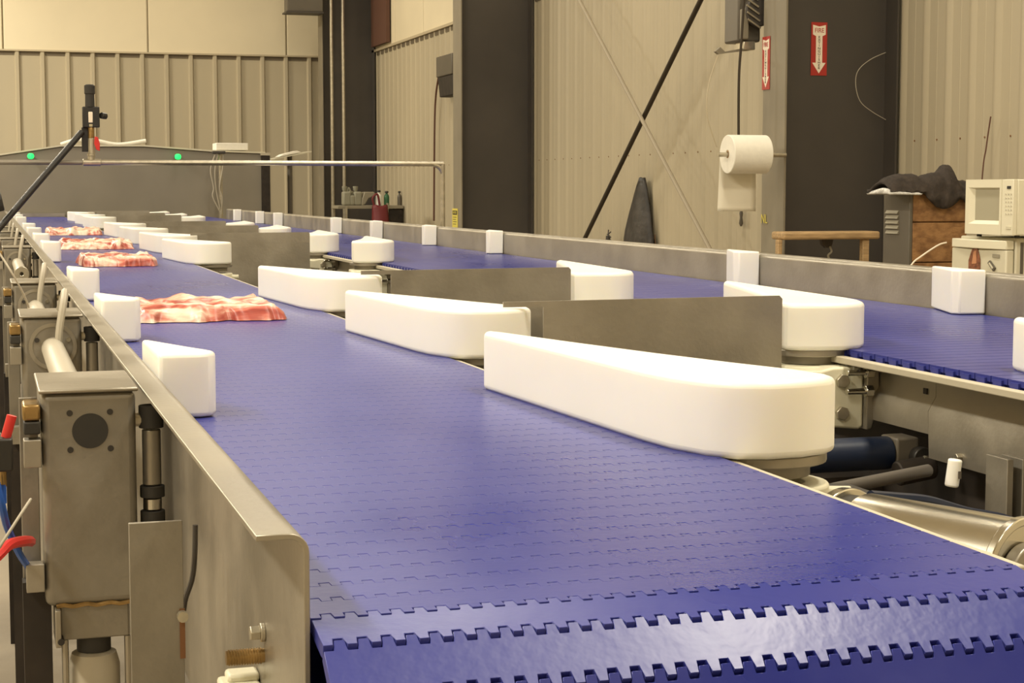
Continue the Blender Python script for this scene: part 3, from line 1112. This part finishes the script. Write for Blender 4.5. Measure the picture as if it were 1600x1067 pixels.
hose('red_hose', [(-40, 900, 1.9), (-5, 870, 1.92), (15, 851, 1.95), (40, 845, 2.0), (48, 846, 2.06)], .0062, M['red'], 'red air hose curving in at the left edge of the picture', 'hose')
hose('blue_hose', [(-8, 745, 1.95), (3, 790, 1.95), (12, 825, 1.98), (32, 868, 2.02), (48, 890, 2.1)], .0042, M['blue'], 'blue air hose behind the red one at the left edge', 'hose')
hose('thin_cable', [(-10, 870, 1.85), (10, 838, 1.85), (38, 795, 1.87), (48, 780, 1.9)], .0016, M['hose_grey'], 'thin grey cable crossing the blue hose at the left edge', 'cable')
hose('white_cable', [(-12, 380, 3.0), (2, 400, 3.0), (22, 432, 3.0), (38, 462, 3.05), (45, 480, 3.1)], .0016, M['cable'], 'thin white cable slanting over the actuator boxes', 'cable')
q = aty(4, 712, 1.95)
v = thing('air_valve', 'black air valve block with red and blue fittings at the left edge', 'valve', (q.x, 1.95, q.z))
MB().box(q.x - .05, q.x + .011, 1.95, 2.0, q.z - .018, q.z + .018).build('body', M['black'], v, bevel=.002)
MB().cyl((q.x + .004, 1.965, q.z + .018), (q.x + .011, 1.965, q.z + .042), .0055, n=14).build('red_fitting', M['red'], v)
MB().cyl((q.x, 1.965, q.z - .018), (q.x, 1.965, q.z - .036), .004, n=12).build('brass_fitting', M['brass'], v)
MB().cyl((q.x - .002, 1.965, q.z - .034), (q.x - .002, 1.965, q.z - .055), .0055, n=12).build('blue_fitting', M['blue'], v)

q = aty(-12, 740, 3.1)
v = thing('control_cabinet', 'grey steel cabinet far left beyond the actuator boxes', 'cabinet', (q.x - .3, 3.2, 0))
MB().box(q.x - .5, q.x, 3.3, 3.9, 0, .78).build('case', M['steel_dull'], v, bevel=.01)

# ---------------------------------------------------------------- motors and bars under the arms, right side
c0 = aty(1592, 905, 1.52)
ax = Vector((-.39, .92, 0)).normalized()
t = thing('drum_motor', 'shiny stainless drum motor beside the near belt at the right edge', 'motor', tuple(c0))
R_ = .062
MB().cyl(c0, c0 + ax * .20, R_, n=64).build('drum', M['steel_shiny'], t, bevel=.003)
MB().ring(c0 - ax * .006, c0 + ax * .004, R_ + .003, R_ - .006, n=64).build('rim', M['steel_shiny'], t, bevel=.0015)
MB().cyl(c0 - ax * .016, c0 - ax * .001, R_ * .62, n=48).build('hub', M['steel'], t, bevel=.002)
MB().cyl(c0 + ax * .20, c0 + ax * .222, R_ - .005, n=48).build('dark_seal', M['rubber'], t)
MB().ring(c0 + ax * .222, c0 + ax * .236, R_ + .002, R_ - .02, n=64).build('far_rim', M['steel_shiny'], t, bevel=.0015)

t = thing('gear_motor', 'dark gear motor with a blue end under the far belt frame', 'motor', tuple(aty(1345, 720, 2.75)))
a, b = aty(1290, 712, 2.75), aty(1388, 712, 2.75)
MB().cyl((a.x - .05, 2.75, a.z), (b.x, 2.75, a.z), .030, n=28).build('blue_housing', M['motor_blue'], t, bevel=.003)
MB().box(b.x, b.x + .045, 2.72, 2.78, a.z - .02, a.z + .03).build('gearbox', M['locker'], t, bevel=.004)
MB().cyl((b.x - .01, 2.70, a.z - .03), (b.x + .06, 2.70, a.z - .02), .022, n=24).build('end_bell', M['dark'], t, bevel=.003)
q = aty(1435, 714, 2.72)
MB().cyl((q.x, 2.70, q.z), (q.x, 2.76, q.z), .020, n=20).build('dark_wheel', M['black'], t, bevel=.002)
MB().cyl((q.x, 2.69, q.z), (q.x, 2.70, q.z), .006, n=8).build('hub', M['galv'], t)

o = MB().cyl(aty(1300, 765, 2.3), aty(1450, 735, 2.4), .010, n=14).build('cross_shaft', M['column'], origin='base')
tag(o, 'dark steel shaft crossing the gap under the far belt frame', 'shaft')
q0, q1 = aty(1290, 800, 2.15), aty(1378, 770, 2.15)
o = MB().box(q0.x, q1.x, 2.15, 2.25, q0.z - .1, q1.z).build('dark_motor_box', M['black'], bevel=.008, origin='base')
tag(o, 'black box under the arm pivot between the belts', 'box')
hose('black_hose', [(1360, 775, 2.1), (1400, 778, 2.12), (1450, 783, 2.15), (1510, 800, 2.2), (1580, 815, 2.25), (1640, 850, 2.3)], .008, M['motor_blue'], 'dark blue hose sagging under the far belt frame', 'hose')
q = aty(1488, 735, 2.38)
t = thing('plastic_tag', 'small white plastic tube hanging below the far belt frame', 'tube', (q.x, q.y, q.z))
MB().cyl(q + Vector((.005, 0, .018)), q + Vector((-.001, 0, -.026)), .011, n=18).build('body', M['white'], t, bevel=.003)
MB().box(q.x + .004, q.x + .009, q.y - .0122, q.y - .0105, q.z - .012, q.z + .0).build('marking', M['locker'], t)
# brown beam and floor-standing frame deeper between the belts
q0, q1 = aty(1380, 800, 3.0), aty(1560, 745, 3.0)
o = MB().box(.86, 2.9, 2.95, 3.3, .20, .60).build('cross_beam', M['dark'], origin='base')
tag(o, 'dark brown steel beam crossing low under the far belt', 'beam')
t = thing('motor_stand', 'grey upright channel stand below the far belt frame at the right edge', 'stand', tuple(aty(1580, 800, 2.3)))
for (xa_, xb_) in ((1563, 1569), (1587, 1593)):
    a, b = aty(xa_, 715, 2.32), aty(xb_, 860, 2.32)
    MB().box(a.x, b.x, 2.30, 2.36, .35, a.z).build('upright', M['steel_dull'], t, bevel=.001)
a, b = aty(1569, 735, 2.35), aty(1587, 860, 2.35)
MB().box(a.x, b.x, 2.355, 2.36, .35, a.z).build('back', M['primer'], t)

o = MB().prism([(.84, .44), (1.53, .44), (1.53, .42), (1.50, .40), (.86, .40), (.84, .42)], 2.1, 18.0, 'y').build('gap_darkener', M['dark'], origin='base')  # dark sheet added so the space between the belts looks dark
tag(o, 'long dark sheet added to darken the gap between the two belts', 'tray')
# ---------------------------------------------------------------- pipe frame with the valve over the belts
YP = 9.5
p0, p1 = aty(-200, 256, YP), aty(684, 256, YP)
zp = p1.z
r_ = .014
t = thing('pipe_frame', 'galvanised pipe crossing above both belts and bending down behind the far one', 'pipe', (p1.x, YP, 0))
pts = [(p1.x - 1.2, YP, zp), (p1.x - .06, YP, zp), (p1.x - .03, YP, zp - .002), (p1.x, YP, zp - .012), (p1.x + .02, YP, zp - .032), (p1.x + .028, YP, zp - .06), (p1.x + .028, YP, zp - .1), (p1.x + .028, YP, .0)]
MB().tube(pts, r_, n=14, sub=3).build('bent_pipe', M['galv'], t)
pv = aty(143, 256, YP)
MB().cyl((pv.x, YP, zp), (p1.x - 1.2, YP, zp), r_, n=14).build('straight_pipe', M['galv'], t)
MB().cyl((p0.x, YP, zp - .004), (pv.x, YP, zp), r_ * .95, n=14).build('straight_pipe', M['steel_dull'], t)
MB().cyl((pv.x - .045, YP, zp), (pv.x + .05, YP, zp), r_ * 1.35, n=16).build('tee_fitting', M['galv'], t, bevel=.003)
t2 = thing('valve_assembly', 'black sprayer and brass ball valve with red handle standing on the pipe', 'valve', (pv.x, YP, zp))


def vz(py):
    return aty(143, py, YP).z


MB().lathe((pv.x, YP, zp + .012), [(.018, 0), (.018, .02), (.022, .022), (.022, .034), (.015, .036), (.015, .05)], 14).build('lower_fitting', M['galv'], t2)
MB().cyl((pv.x + .002, YP, vz(240)), (pv.x + .002, YP, vz(216)), .018, n=16).build('valve_body', M['galv'], t2, bevel=.002)
MB().cyl((pv.x + .002, YP, vz(216)), (pv.x + .002, YP, vz(198)), .017, n=8).build('brass_nut', M['brass'], t2, bevel=.002)
MB().cyl((pv.x, YP, vz(198)), (pv.x, YP, vz(194)), .022, n=16).build('collar', M['steel_shiny'], t2)
a, b = aty(129, 199, YP), aty(155, 167, YP)
MB().box(a.x, b.x, YP - .02, YP + .03, a.z, b.z).build('black_block', M['black'], t2, bevel=.004)
MB().box(pv.x - .012, pv.x + .010, YP - .026, YP - .019, vz(192), vz(175)).build('silver_plate', M['sign_white'], t2, bevel=.006)
a, b = aty(128, 237, YP + .02), aty(137, 199, YP + .02)
MB().box(a.x, b.x + .005, YP + .01, YP + .035, a.z, b.z).build('black_bracket', M['black'], t2, bevel=.003)
MB().lathe((pv.x - .002, YP, vz(167)), [(.025, 0), (.024, .065), (.028, .07), (.028, .112), (.018, .118)], 20).build('black_grip', M['rubber'], t2)
a = aty(155, 182, YP)
MB().cyl((a.x - .005, YP, a.z), (a.x + .012, YP, a.z), .006, n=8).cyl((a.x + .010, YP - .012, a.z + .005), (a.x + .034, YP + .01, a.z + .002), .018, n=7).build('knob', M['black'], t2, bevel=.002)
a, b = aty(148, 213, YP - .02), aty(154, 236, YP - .02)
MB().prism([(a.x, a.z), (a.x + .016, a.z - .004), (b.x + .008, (a.z + b.z) / 2), (b.x + .006, b.z), (b.x - .012, b.z + .008), (a.x - .004, (a.z + b.z) / 2)], YP - .026, YP - .02, 'y').build('red_handle', M['red'], t2, bevel=.002)
a, b = aty(128, 206, YP), aty(-6, 362, YP - .2)
t3 = thing('support_rod', 'long black rod slanting from the valve down past the left rail', 'rod', tuple(b))
MB().cyl(b, a, .017, n=14).build('rod', M['black'], t3)
q = aty(-2, 318, YP - .2)
MB().cyl(q + Vector((-.03, 0, 0)), q + Vector((.02, 0, .01)), .05, n=9).build('clamp_knob', M['black'], t3, bevel=.006)

# ---------------------------------------------------------------- grey machine hood at the far end
YH = 19.4
t = thing('machine_hood', 'large grey steel machine housing at the far end of both belts', 'machine', (1, YH + .5, 0))
tl = [aty(-260, 262, YH), aty(0, 243, YH), aty(95, 229, YH), aty(225, 229, YH), aty(330, 237, YH), aty(414, 240, YH)]
br_ = aty(414, 340, YH)
zz0 = .30
outl = [(p.x, p.z) for p in tl] + [(tl[-1].x, zz0), (tl[0].x, zz0)]
MB().prism(outl, YH, YH + 1.6, 'y').build('shell', M['hood'], t, bevel=.01)
for k in range(5):
    a, b = tl[k], tl[k + 1]
    MB().prism([(a.x, a.z), (b.x, b.z), (b.x, b.z + .018), (a.x, a.z + .018)], YH - .03, YH + .1, 'y').build('top_lip', M['enamel_side'], t)
a, b = aty(409, 340, YH), aty(421, 243, YH)
MB().box(a.x, b.x, YH - .04, YH + .05, .3, b.z).build('corner_post', M['dark'], t, bevel=.004)
MB().box(a.x - .01, b.x, YH - .05, YH + .05, b.z, b.z + .03).build('post_cap', M['strip'], t)
a, b = aty(60, 335, YH - .02), aty(115, 325, YH - .02)
MB().box(.2, .79, YH - .25, YH - .01, .852, .89).build('transfer_plate', M['steel'], t)
for (px, py, lab) in ((48, 246, 'left glowing green lamp on the far machine'), (278, 247, 'right glowing green lamp on the far machine')):
    q = aty(px, py - 2, YH - .1)
    l = thing('green_lamp', lab, 'lamp', tuple(q), 'green lamps on the far machine')
    MB().lathe(q + Vector((0, 0, -.03)), [(.012, 0), (.03, .01), (.036, .03), (.03, .052), (.012, .062)], 16).build('lens', M['led'], l)
    MB().cyl(q + Vector((0, .02, 0)), q + Vector((0, .12, 0)), .03, n=14).build('base', M['black'], l)
# pole with cables on the hood
q = aty(344, 236, YH - .3)
t = thing('cable_mast', 'thin grey mast wrapped in cables before the far machine', 'mast', (q.x, YH - .3, 0))
MB().cyl((q.x, YH - .3, 0), (q.x, YH - .3, q.z), .022, n=10).build('pole', M['galv'], t)
for k, dx in enumerate((-.05, -.02, .03)):
    MB().tube([(q.x + dx, YH - .33, q.z - .02), (q.x + dx * 1.6 - .03, YH - .33, q.z - .2), (q.x + dx * .8 - .04, YH - .33, q.z - .4), (q.x - .09 + .05 * k, YH - .33, q.z - .5), (q.x + .0, YH - .33, .87)], .007).build('cable', M['hose_grey'], t)
MB().box(q.x - .09, q.x + .05, YH - .36, YH - .28, q.z - .03, q.z + .0).build('clamp', M['column'], t, bevel=.006)
a, b = aty(333, 237, YH + .3), aty(382, 227, YH + .3)
zlid = tl[4].z + .018
o = MB().box(a.x, b.x, YH + .02, YH + .35, zlid + .0, zlid + .08).build('white_carton', M['paper'], bevel=.006, origin='base')
tag(o, 'flat white carton on top of the far machine, right of the middle', 'carton')
zt = tl[2].z + .02
o = MB().tube([aty(95, 226, YH + .2), aty(120, 219, YH + .2), aty(150, 220, YH + .2), aty(185, 226, YH + .2), aty(228, 220, YH + .2)], .022).build('white_bag', M['paper'], origin='base')
tag(o, 'white rolled film lying along the top of the far machine', 'film')
a, b = aty(428, 249, YH + .6), aty(485, 238, YH + .6)
t = thing('tilted_tray', 'pale tilted tray with papers right of the far machine', 'tray', tuple(a))
MB().prism([(a.x, a.z), (b.x, b.z), (b.x, b.z + .015), (a.x, a.z + .015)], YH + .5, YH + .9, 'y').build('tray_plate', M['enamel_side'], t)
MB().prism([(a.x + .05, a.z + .03), (a.x + .3, a.z + .085), (a.x + .26, a.z + .1), (a.x + .1, a.z + .06)], YH + .52, YH + .85, 'y').build('papers', M['paper'], t)
MB().cyl((a.x + .2, YH + .7, 0), (a.x + .2, YH + .7, a.z + .04), .03, n=10).build('stand_post', M['locker'], t)

# ---------------------------------------------------------------- shelf with bottles in the far corner
YS = 21.3
a, b = aty(527, 322, YS), aty(629, 322, YS)
t = thing('wire_shelf', 'grey utility shelf with bottles in the far corner', 'shelf', (a.x, YS, 0))
zs = aty(580, 321, YS).z
MB().box(a.x, b.x, YS - .05, YS + .4, zs - .04, zs).build('top_shelf', M['louver'], t, bevel=.004)
MB().box(a.x + .02, b.x - .02, YS - .04, YS + .4, .35, .38).build('lower_shelf', M['louver'], t, bevel=.004)
for px in (541, 605):
    q = aty(px, 330, YS - .06)
    MB().box(q.x - .012, q.x + .012, YS - .08, YS - .05, 0, zs + (.03 if px == 605 else 0)).build('leg', M['galv'], t)
for xx in (a.x + .03, b.x - .03):
    MB().box(xx - .012, xx + .012, YS + .36, YS + .39, 0, zs - .04).build('leg', M['galv'], t)
MB().box(aty(608, 330, YS).x, b.x, YS - .02, YS + .3, .4, zs - .045).build('box_below', M['dark'], t, bevel=.01)


def sx(px):
    return aty(px, 315, YS + .1).x


def jug(px, w_, h_, m, label, cat='jug', handle=True):
    x_ = sx(px)
    j = thing('jug', label, cat, (x_, YS + .1, zs), 'bottles and jugs on the far shelf')
    MB().box(x_ - w_ / 2, x_ + w_ / 2, YS + .03, YS + .17, zs + .001, zs + h_ * .72).build('body', M[m], j, bevel=.02, seg=3)
    MB().lathe((x_ - w_ * .2, YS + .1, zs + h_ * .72), [(w_ * .2, 0), (.03, h_ * .12), (.03, h_ * .2), (.033, h_ * .2), (.033, h_ * .28)], 12).build('neck', M[m], j)
    if handle:
        MB().tube([(x_ + w_ * .1, YS + .1, zs + h_ * .72), (x_ + w_ * .3, YS + .1, zs + h_ * .9), (x_ + w_ * .5, YS + .1, zs + h_ * .75), (x_ + w_ * .52, YS + .1, zs + h_ * .5)], .014).build('handle', M[m], j)
    return j


jug(541, .10, .24, 'jug', 'leftmost greenish jug on the far shelf')
jug(549, .07, .18, 'jug', 'small greenish jug second from left on the far shelf')
jug(558, .10, .24, 'jug', 'tall grey jug third from left on the far shelf', handle=False)
q = thing('grey_basin', 'grey tilted basin between the jugs and the red bag on the far shelf', 'basin', (sx(574), YS + .1, zs))
x_ = sx(574)
MB().prism([(x_ - .08, zs + .09), (x_ - .05, zs + .17), (x_ + .07, zs + .17), (x_ + .09, zs + .13), (x_ + .0, zs + .09), (x_ - .04, zs + .02), (x_ - .07, zs + .001), (x_ - .09, zs + .001)], YS + .02, YS + .2, 'y').build('shell', M['louver'], q, bevel=.008)


def bottle(px, r, h_, m, cap, label):
    x_ = sx(px)
    j = thing('bottle', label, 'bottle', (x_, YS + .06, zs), 'bottles and jugs on the far shelf')
    MB().lathe((x_, YS + .06, zs + .001), [(r, 0), (r * 1.02, h_ * .55), (r * .9, h_ * .68), (r * .4, h_ * .8), (r * .4, h_ * .86)], 14).build('body', M[m], j)
    MB().lathe((x_, YS + .06, zs + h_ * .86), [(r * .5, 0), (r * .75, h_ * .04), (r * .6, h_ * .14)], 10).build('cap', M[cap], j)


bottle(590.5, .04, .19, 'white', 'ink', 'white spray bottle with a dark cap above the red bag on the far shelf')
bottle(603, .034, .18, 'green', 'ink', 'dark green bottle beside the white one on the far shelf')
bottle(623, .026, .18, 'locker', 'ink', 'dark slim bottle at the right end of the far shelf')
q = thing('red_bag', 'dark red bag hanging in front of the far shelf', 'bag', (sx(589), YS - .15, .7))
m_ = MB()
vs, fs = [], []
x0_, x1_ = sx(577), sx(602)
for i in range(11):
    tt = i / 10
    for j in range(9):
        u = j / 8
        vs.append((x0_ + (x1_ - x0_) * (u * (.9 + .2 * tt) - .05 * tt), YS - .09 - .10 * math.sin(u * PI) ** .5 * (.3 + tt), zs - .0 + .01 * math.sin(u * 9) - tt * .40))
for i in range(10):
    for j in range(8):
        a_ = i * 9 + j
        fs.append((a_, a_ + 1, a_ + 10, a_ + 9))
m_.add(vs, fs)
o = m_.build('bag_body', M['darkred'], q)
so = o.modifiers.new('solid', 'SOLIDIFY')
so.thickness = .01
MB().tube([(x0_ + .02, YS - .1, zs), (x0_ - .0, YS - .1, zs + .09), (x0_ + .06, YS - .1, zs + .14), (x0_ + .09, YS - .1, zs)], .014).build('strap', M['darkred'], q)

# ---------------------------------------------------------------- bench, locker, chipboard crate, jacket, microwave, fridge
YC = 8.55
a, b = aty(1214, 375, YC), aty(1376, 359, YC)
t = thing('wooden_bench', 'light pine bench in front of the dark column', 'bench', ((a.x + b.x) / 2, YC, 0))
MB().box(a.x + .04, b.x, YC, YC + .16, a.z, aty(1290, 362, YC).z).build('seat', M['wood'], t, bevel=.012, seg=3)
for (pa_, pb_2) in ((1215, 1221), (1347, 1357)):
    c_, d_ = aty(pa_, 380, YC + .03), aty(pb_2, 380, YC + .03)
    MB().box(c_.x, d_.x, YC + .02, YC + .06, 0, a.z).build('leg', M['wood'], t, bevel=.003)
    MB().box(c_.x + .05, d_.x + .05, YC + .12, YC + .15, 0, a.z).build('leg', M['wood'], t, bevel=.003)
q = aty(1293, 380, YC + .1)
t = thing('hanging_fitting', 'small grey metal fitting hanging under the bench top', 'fitting', tuple(q))
MB().prism([(q.x - .035, a.z - .004), (q.x + .035, a.z - .004), (q.x + .025, a.z - .045), (q.x - .005, a.z - .05), (q.x - .03, a.z - .03)], YC + .1, YC + .13, 'y').build('body', M['column'], t)
MB().tube([(q.x + .01, YC + .09, a.z - .04), (q.x + .02, YC + .09, a.z - .07), (q.x - .0, YC + .09, a.z - .09), (q.x + .01, YC + .09, a.z - .12)], .006).build('hook', M['louver'], t)

YL = 7.75
b = aty(1421, 300, YL)
XL = b.x
ztl = aty(1421, 303, YL).z
yb2 = atx(1380, 350, XL).y
e1 = aty(1510, 350, YL).x
t = thing('chipboard_crate', 'chipboard crate with a grey slotted steel side, under the dark jacket', 'crate', (XL, YL, 0))
sp = MB().box(XL, XL + .02, YL - .004, yb2, .02, ztl).build('steel_side', M['locker'], t, bevel=.004)
for k in range(5):
    u0, u1 = atx(1385, 332 + 7.8 * k, XL), atx(1404, 332 + 7.8 * k, XL)
    MB().prism([(XL - .010, u0.z - .004), (XL, u0.z - .006), (XL, u0.z + .012)], u1.y, u0.y, 'y').build('louver', M['louver'], sp)
zcm = [aty(1460, y_, YL).z for y_ in (420, 347, 302)]
MB().box(XL + .021, e1, YL + .012, yb2, .02, ztl).build('box_core', M['osb'], t)
MB().box(XL + .021, e1, YL - .004, YL + .011, zcm[1] + .003, ztl).build('board', M['osb'], t, bevel=.003)
MB().box(XL + .021, e1, YL - .004, YL + .011, zcm[0] + .036, zcm[1] - .003).build('board', M['osb'], t, bevel=.003)
MB().box(XL + .021, e1, YL - .004, YL + .011, .02, zcm[0] + .030).build('board', M['osb'], t, bevel=.003)

# plastic bag under the jacket
m_ = MB()
q0, q1 = aty(1386, 300, YL - .05), aty(1440, 300, YL - .05)
vs, fs = [], []
for i in range(21):
    for j in range(7):
        u, v_ = i / 20, j / 6
        zx = ztl + .004 + (.022 * (1 - u) + .006) * (1 - abs(v_ - .3)) + .004 * noise.noise(Vector((u * 9, v_ * 5, 1)))
        if v_ == 0 or v_ == 1 or i == 0 or i == 20:
            zx = ztl + .003
        vs.append((q0.x + (q1.x - q0.x) * u, YL - .06 + .22 * v_, zx))
for i in range(20):
    for j in range(6):
        a_ = i * 7 + j
        fs.append((a_, a_ + 7, a_ + 8, a_ + 1))
m_.add(vs, fs)
o = m_.build('plastic_wrap', M['plastic_clear'], origin='base', ang=60)
so = o.modifiers.new('solid', 'SOLIDIFY')
so.thickness = .008
tag(o, 'crumpled white plastic wrap sticking out under the dark jacket', 'plastic wrap')
# jacket: draped cloth with a raised collar fold
prof = [(1366, 300), (1374, 284), (1384, 276), (1400, 272), (1420, 272), (1433, 276), (1446, 271), (1462, 268), (1470, 258), (1479, 257), (1481, 263), (1486, 281), (1500, 282), (1513, 281)]
m_ = MB()
nu, nv = 60, 22
vs, fs = [], []


def ptop(px):
    for k in range(len(prof) - 1):
        if prof[k][0] <= px <= prof[k + 1][0]:
            tt = (px - prof[k][0]) / (prof[k + 1][0] - prof[k][0])
            return prof[k][1] * (1 - tt) + prof[k + 1][1] * tt
    return prof[-1][1]


for i in range(nu + 1):
    px = 1385 + (1514 - 1385) * i / nu
    top = aty(px, ptop(px - 12), YL + .08)
    uu = i / nu
    hang = .0
    if px > 1440:
        hang = .075 * math.sin(min(1, (px - 1440) / 60) * PI) ** .8 + (.1 * (px - 1495) / 17 if px > 1495 else 0)
    xb = aty(px, 290, YL).x
    for j in range(nv + 1):
        v_ = j / nv
        wr_ = .012 * noise.fractal(Vector((uu * 14, v_ * 6, 2)), 1, 2, 3)
        if v_ < .3:      # front drop
            s_ = v_ / .3
            y_ = YL - .035 - .012 * math.sin(s_ * PI)
            z_ = ztl - hang + (hang + .022) * s_
        else:
            s_ = (v_ - .3) / .7
            y_ = YL - .04 + .24 * s_
            z_ = ztl + .022 + (top.z - ztl - .022) * max(0, math.sin(min(1, s_ * 1.15) * PI)) ** .7
        vs.append((xb + wr_ * .6, y_ + wr_, z_ + wr_ * .5 * (1 if v_ > .1 else 0)))
for i in range(nu):
    for j in range(nv):
        a_ = i * (nv + 1) + j
        fs.append((a_, a_ + nv + 1, a_ + nv + 2, a_ + 1))
m_.add(vs, fs)
o = m_.build('dark_jacket', M['cloth'], origin='base', ang=80)
so = o.modifiers.new('solid', 'SOLIDIFY')
so.thickness = .012
tag(o, 'dark brown jacket thrown over the crate and locker', 'jacket')

XF = 4.36


def fp(px, py):
    """front-plane local coordinates (u to the right in the picture, v up) for things facing the room from the right wall"""
    q_ = atx(px, py, XF)
    return (YF0 - q_.y, q_.z)


YF0 = atx(1487, 400, XF).y
t = thing('mini_fridge', 'small cream fridge standing under the white microwave', 'fridge')
wf = fp(1572, 400)[0]
zft = fp(1530, 370)[1]
MB().box(0, wf + .004, .045, .52, .03, zft).build('case', M['enamel_side'], t, bevel=.008)
dr0 = MB().box(.0, wf, .0, .04, .05, zft - .055).build('door', M['enamel_side'], t, bevel=.006)
pl = [(wf * k / 8, -.016 * math.sin(k / 8 * PI) - .001) for k in range(9)]
MB().prism(pl + [(wf, .04), (0, .04)], zft - .053, zft - .012).build('top_band', M['enamel'], t, bevel=.004)
MB().box(wf + .0045, wf + .007, .07, .085, .1, zft - .02).build('side_seam', M['locker'], t)
for xk in (.03, wf - .03):
    for yk in (.08, .48):
        MB().cyl((xk, yk, 0), (xk, yk, .03), .015, n=8).build('foot', M['rubber'], t)
t.location = (XF, YF0, 0)
t.rotation_euler = (0, 0, -PI / 2)
u_, v_ = fp(1523, 423)
hB = fp(1523, 383)[1] - v_
wB = fp(1532, 400)[0] - fp(1514, 400)[0]
dr = thing('bottle_sticker', 'brown bottle-shaped sticker on the fridge door', 'sticker')
MB().prism([(-wB / 2, -.04), (wB / 2, -.04), (wB / 2, hB * .45), (wB * .34, hB * .75), (wB * .14, hB), (-wB * .07, hB), (-wB * .3, hB * .72), (-wB / 2, hB * .4)], -.003, -.0005, 'y').build('picture', M['bottle_brown'], dr)
MB().prism([(-wB * .2, .03), (wB * .2, .035), (wB * .17, hB * .8), (-wB * .07, hB * .75)], -.004, -.003, 'y').build('highlight_patch', M['amber'], dr)
dr.location = (XF - .001, YF0 - u_, v_)
dr.rotation_euler = (0, 0, -PI / 2)
u_, v_ = fp(1551, 416)
dr = thing('fridge_magnet', 'small dark tilted magnet on the fridge door', 'magnet')
MB().prism([(-.03, .014), (-.014, .026), (.03, -.006), (.016, -.022)], -.008, -.0005, 'y').build('frame', M['locker'], dr)
MB().prism([(-.018, .012), (-.012, .018), (.020, -.005), (.013, -.012)], -.010, -.008, 'y').build('face', M['enamel_side'], dr)
dr.location = (XF - .001, YF0 - u_, v_)
dr.rotation_euler = (0, 0, -PI / 2)
u_, v_ = fp(1557, 400)
o = MB().box(-.028, .028, -.003, -.0005, -.008, .008).build('fridge_badge', M['louver'])
o.location = (XF - .001, YF0 - u_, v_)
o.rotation_euler = (0, 0, -PI / 2)
tag(o, 'small grey rectangular badge on the fridge door', 'badge')

u0, v0 = fp(1511, 364)
u1, v1 = fp(1587, 280)
zb0 = zft + .013
t = thing('microwave', 'white microwave oven standing on the small fridge', 'microwave', (XF, YF0 - u0, zft))
t_off = (u0, 0, zft)


def mw(m_, name, m, par=None, **kw):
    for k_ in range(len(m_.v)):
        m_.v[k_] = m_.v[k_] - Vector((u0, 0, zft))
    o_ = m_.build(name, m, None, **kw)
    o_.parent = par or t
    return o_


mw(MB().box(u0 + .003, u1, .012, .40, zb0, v1), 'case', M['enamel'], bevel=.006)
ud = fp(1567, 320)[0]
wx0, wx1 = fp(1517, 320)[0], fp(1565, 320)[0]
wz0, wz1 = fp(1540, 350)[1], fp(1540, 293)[1]
dm = MB()
dm.box(u0, wx0, -.012, .012, zb0, v1)
dm.box(wx1, ud + .004, -.012, .012, zb0, v1)
dm.box(wx0, wx1, -.012, .012, zb0, wz0)
dm.box(wx0, wx1, -.012, .012, wz1, v1)
door = mw(dm, 'door', M['enamel'])
wi = .022
mw(MB().add([(wx0, -.012, wz0), (wx1, -.012, wz0), (wx1, -.012, wz1), (wx0, -.012, wz1),
             (wx0 + wi * 1.6, .004, wz0 + wi * .8), (wx1 - .004, .004, wz0 + wi * .8), (wx1 - .004, .004, wz1 - wi * .3), (wx0 + wi * 1.6, .004, wz1 - wi * .3)],
            [(0, 1, 5, 4), (1, 2, 6, 5), (2, 3, 7, 6), (3, 0, 4, 7)]), 'window_bevel', M['enamel'], door, smooth=False)
mw(MB().box(wx0 + wi, wx1 - .002, .003, .006, wz0 + .01, wz1), 'window_glass', M['window_grey'], door)
cp = mw(MB().box(ud + .005, u1, -.010, .012, zb0, v1), 'control_panel', M['enamel'], bevel=.003)
a_, b_ = fp(1580, 293)
mw(MB().box(a_ - .014, a_ + .014, -.0125, -.009, b_ - .006, b_ + .007), 'display', M['ink'], cp)
for r0 in range(6):
    for c0_ in range(3):
        a_, b_ = fp(1575 + c0_ * 4, 303 + r0 * 6.2)
        mw(MB().cyl((a_, -.0125, b_), (a_, -.009, b_), .0045, n=8), 'button', M['panel_grey'], cp)
a_, b_ = fp(1579, 356)
mw(MB().box(a_ - .018, a_ + .018, -.013, -.009, b_ - .006, b_ + .006), 'door_button', M['enamel_side'], cp)
for xk in (u0 + .04, u1 - .04):
    for yk in (.04, .35):
        mw(MB().cyl((xk, yk, zft + .0005), (xk, yk, zb0 + .001), .012, n=8), 'foot', M['rubber'])
t.rotation_euler = (0, 0, -PI / 2)

hz = [Vector((aty(1400, 460, 7.3).x, 7.3, 0)), aty(1405, 450, 7.3), aty(1424, 414, 7.3), aty(1440, 400, 7.3), aty(1466, 383, 7.3), aty(1479, 379, 7.3)]
tag(MB().tube(hz, .004, n=6).build('bent_tube', M['sign_white'], origin='base'), 'thin pale tube sticking up before the chipboard crate', 'tube')
hz = [Vector((XW - .16, atx(1520, 300, XW - .16).y, 0)), atx(1533, 300, XW - .08), atx(1541, 230, XW - .06), atx(1548, 182, XW - .05)]
tag(MB().tube(hz, .004, n=6).build('antenna_rod', M['primer'], origin='base'), 'thin dark rod leaning on the wall behind the microwave', 'rod')
